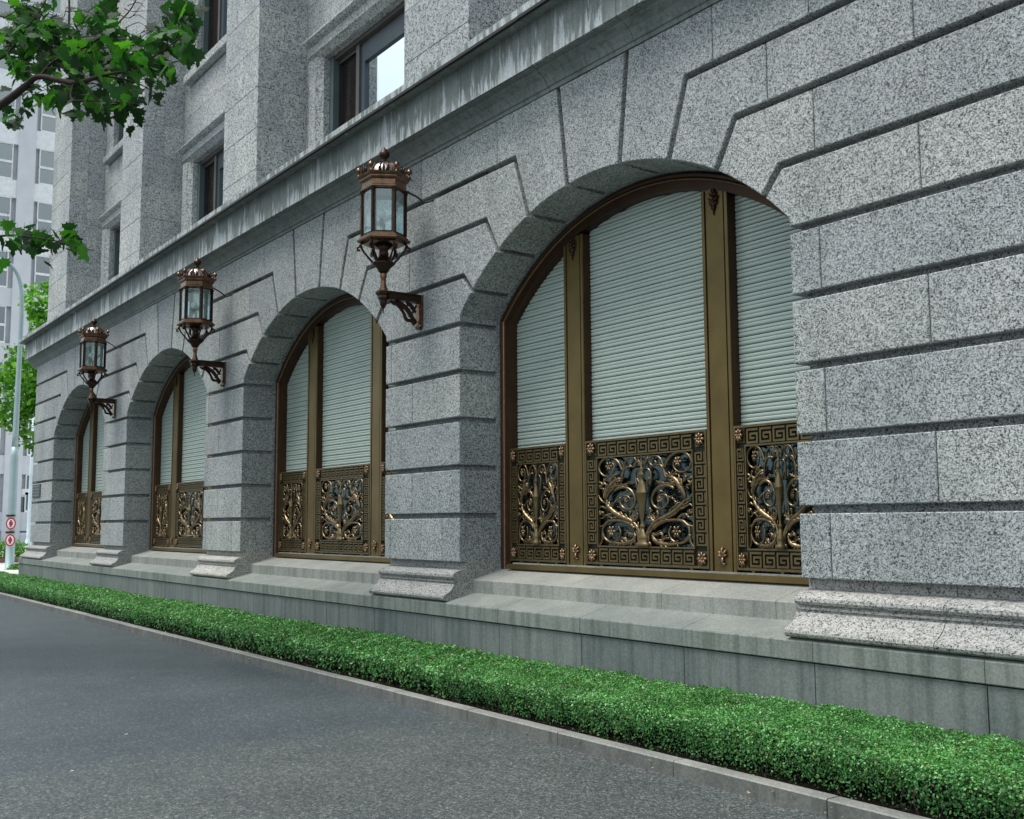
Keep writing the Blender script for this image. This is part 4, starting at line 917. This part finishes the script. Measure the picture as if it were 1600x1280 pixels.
for k, (z_, lab) in enumerate(((1.70, 'upper round red and white sign strapped to the street lamp'), (1.12, 'lower round red and white sign strapped to the street lamp'))):
    s_ = thing('road_sign', lab, 'sign', (-40.64, 1.57, z_ + .0), 'round signs on the street lamp', R(84))
    def disc(r_, y, mt, nm, sx=.74):
        r_ *= .86
        b = MB(); b.prism([(math.cos(2 * math.pi * j / 28) * r_ * sx, math.sin(2 * math.pi * j / 28) * r_) for j in range(28)], y, y + .008); return b.build(nm, mt, s_)
    disc(.27, 0, M['whitepaint'], 'plate'); disc(.255, -.004, M['red'], 'red_ring'); disc(.19, -.008, M['whitepaint'], 'white_centre')
    b = MB(); b.box(-.03, .03, -.012, -.008, -.12, .12); b.box(-.06, .06, -.0115, -.0085, -.05, .06); b.build('red_figure', M['red'], s_)
    b = MB(); b.lathe([(.15, -.03), (.155, -.03), (.155, .03), (.15, .03)], (0, .13, .28), 12); b.build('strap', M['iron'], s_, True)
sl2 = thing('street_lamp', 'thin pale blue lamp post farther off, against the left corner pier', 'street lamp', (-62, 6.55, .1))
b = MB(); b.lathe([(.001, 0), (.30, 0), (.28, .1), (.14, .75), (.10, .9), (.085, 4), (.07, 8), (.001, 8.01)], (0, 0, 0), 12); b.build('pole', plain('pale_pole', (.58, .68, .74), .4), sl2, True)
# office building across the side street
of = thing('office_building', 'pale modern office block with long bands of windows far behind the trees', 'building', (0, 0, 0))
XO = -74.0
b = MB(); b.box(XO - 12, XO, -6, 30, 0, 40)
# wall split in spandrels so the windows are real recesses
b = MB(); b.box(XO - 12, XO - .35, -5, 30, 0, 40); b.build('wall', M['lilac'], of)
rows = [26.65 + 3.62 * k for k in range(3, -7, -1)]
cols = [(-3.6, -.6), (.1, 2.9), (4.3, 7.12), (8.72, 11.6), (12.9, 15.7)]
for zt in rows:
    zb = zt - 2.42
    bb = MB(); bb.box(XO - .5, XO, -4.9, 30, zb - 1.2, zb); bb.build('spandrel', M['whitepaint'] if zt > 20 else M['lilac'], of)
    for (a, c_) in cols:
        wn = link('window', None, of); wn.location = (XO, (a + c_) / 2, (zt + zb) / 2); hy = (c_ - a) / 2; hz = 1.21
        f = MB()
        f.box(-.16, -.02, -hy, hy, -.10, .06); f.box(-.16, -.02, -hy, hy, -hz, -hz + .12); f.box(-.16, -.02, -hy, hy, hz - .06, hz)
        for yy in (-hy, hy - .07, -.03): f.box(-.15, -.03, yy, yy + .07, -hz + .001, hz - .001)
        f.build('frame', M['whitepaint'], wn)
        f = MB(); f.box(-.10, -.085, -hy + .02, hy - .02, -hz + .1, hz - .05); f.build('pane', M['officeglass'], wn)
        if random.random() < .6:
            f = MB(); s_ = random.uniform(.2, .7); f.box(-.22, -.20, -hy, hy, hz - 2.4 * s_, hz); f.build('blind', plain('blind', (.45, .48, .46), .9), wn)
for y0, y1 in ((-.62, .1), (2.95, 4.25), (7.4, 8.46), (11.7, 12.8), (15.8, 16.8)):
    b = MB(); b.box(XO - .5, XO + .12, y0, y1, 0, 40); b.build('pillar', M['lilac'], of)
b = MB(); b.box(XO - .49, XO - .02, 8.5, 11.66, .0, 1.05); b.build('ground_floor_upstand', M['lilac'], of)
b = MB(); b.box(XO - .3, XO - .26, 8.5, 11.66, 1.15, 3.5); b.build('shopfront_pane', M['officeglass'], of)
b = MB(); b.box(XO - .35, XO - .1, 8.5, 11.66, 3.5, 3.62); b.box(XO - .35, XO - .1, 8.5, 11.66, 1.05, 1.2); b.box(XO - .5, XO - .02, 8.5, 11.66, 3.621, 4.0); b.build('shopfront_frame', M['whitepaint'], of)
def flakes(name, x0, x1, y0, y1, z, n, size, mt, parent=None, lab=None):
    x = rng.uniform(x0, x1, n); y = y1 - (y1 - y0) * rng.power(3, n) if False else y1 - np.abs(rng.exponential((y1 - y0) / 3, n)); y = np.maximum(y, y0)
    P = np.stack([x, y, np.full(n, z)], 1); nr = rng.normal(0, .35, (n, 3)); nr[:, 2] = 1; nr /= np.linalg.norm(nr, axis=1)[:, None]
    t1 = np.cross(nr, rng.normal(0, 1, (n, 3))); t1 /= np.linalg.norm(t1, axis=1)[:, None]; t2 = np.cross(nr, t1); s_ = (size * rng.uniform(.4, 1.4, n))[:, None]
    P[:, 2] += s_[:, 0] * .3
    o = quads(name, np.stack([P - t1 * s_ * .5, P - t2 * s_ * .3, P + t1 * s_ * .5, P + t2 * s_ * .3], 1), mt, parent)
    return tag(o, lab, kind='stuff')
M['litter'] = leafmat('dry_litter', (.05, .035, .02), (.14, .09, .05), (.34, .28, .2), None, .1, .8)
flakes('leaf_litter', -30, 0, -1.62, -1.312, .001, 1500, .012, M['litter'], None, 'fine dry litter and grit gathered at the foot of the kerb')
flakes('bed_litter', -16, 1, -1.45, -1.0, .063, 2600, .02, M['litter'], hd)
# a few light scraps on the asphalt
for k, (x, y, l) in enumerate(((-11.6, -2.75, 'tiny pale scrap on the asphalt farthest from the viewer, near the kerb'), (-8.55, -3.7, 'tiny pale scrap in the middle of the dark asphalt'), (-7.5, -4.35, 'tiny pale scrap on the asphalt at the lower left'))):
    b = MB(); a = k * 1.1; b.add([(x, y, .004), (x + .03 * math.cos(a), y + .03 * math.sin(a), .008), (x + .02, y + .028, .012), (x - .01, y + .02, .006)], [(0, 1, 2, 3)])
    tag(b.build('paper_scrap', M['whitepaint']), l, 'litter', 'scraps on the road')
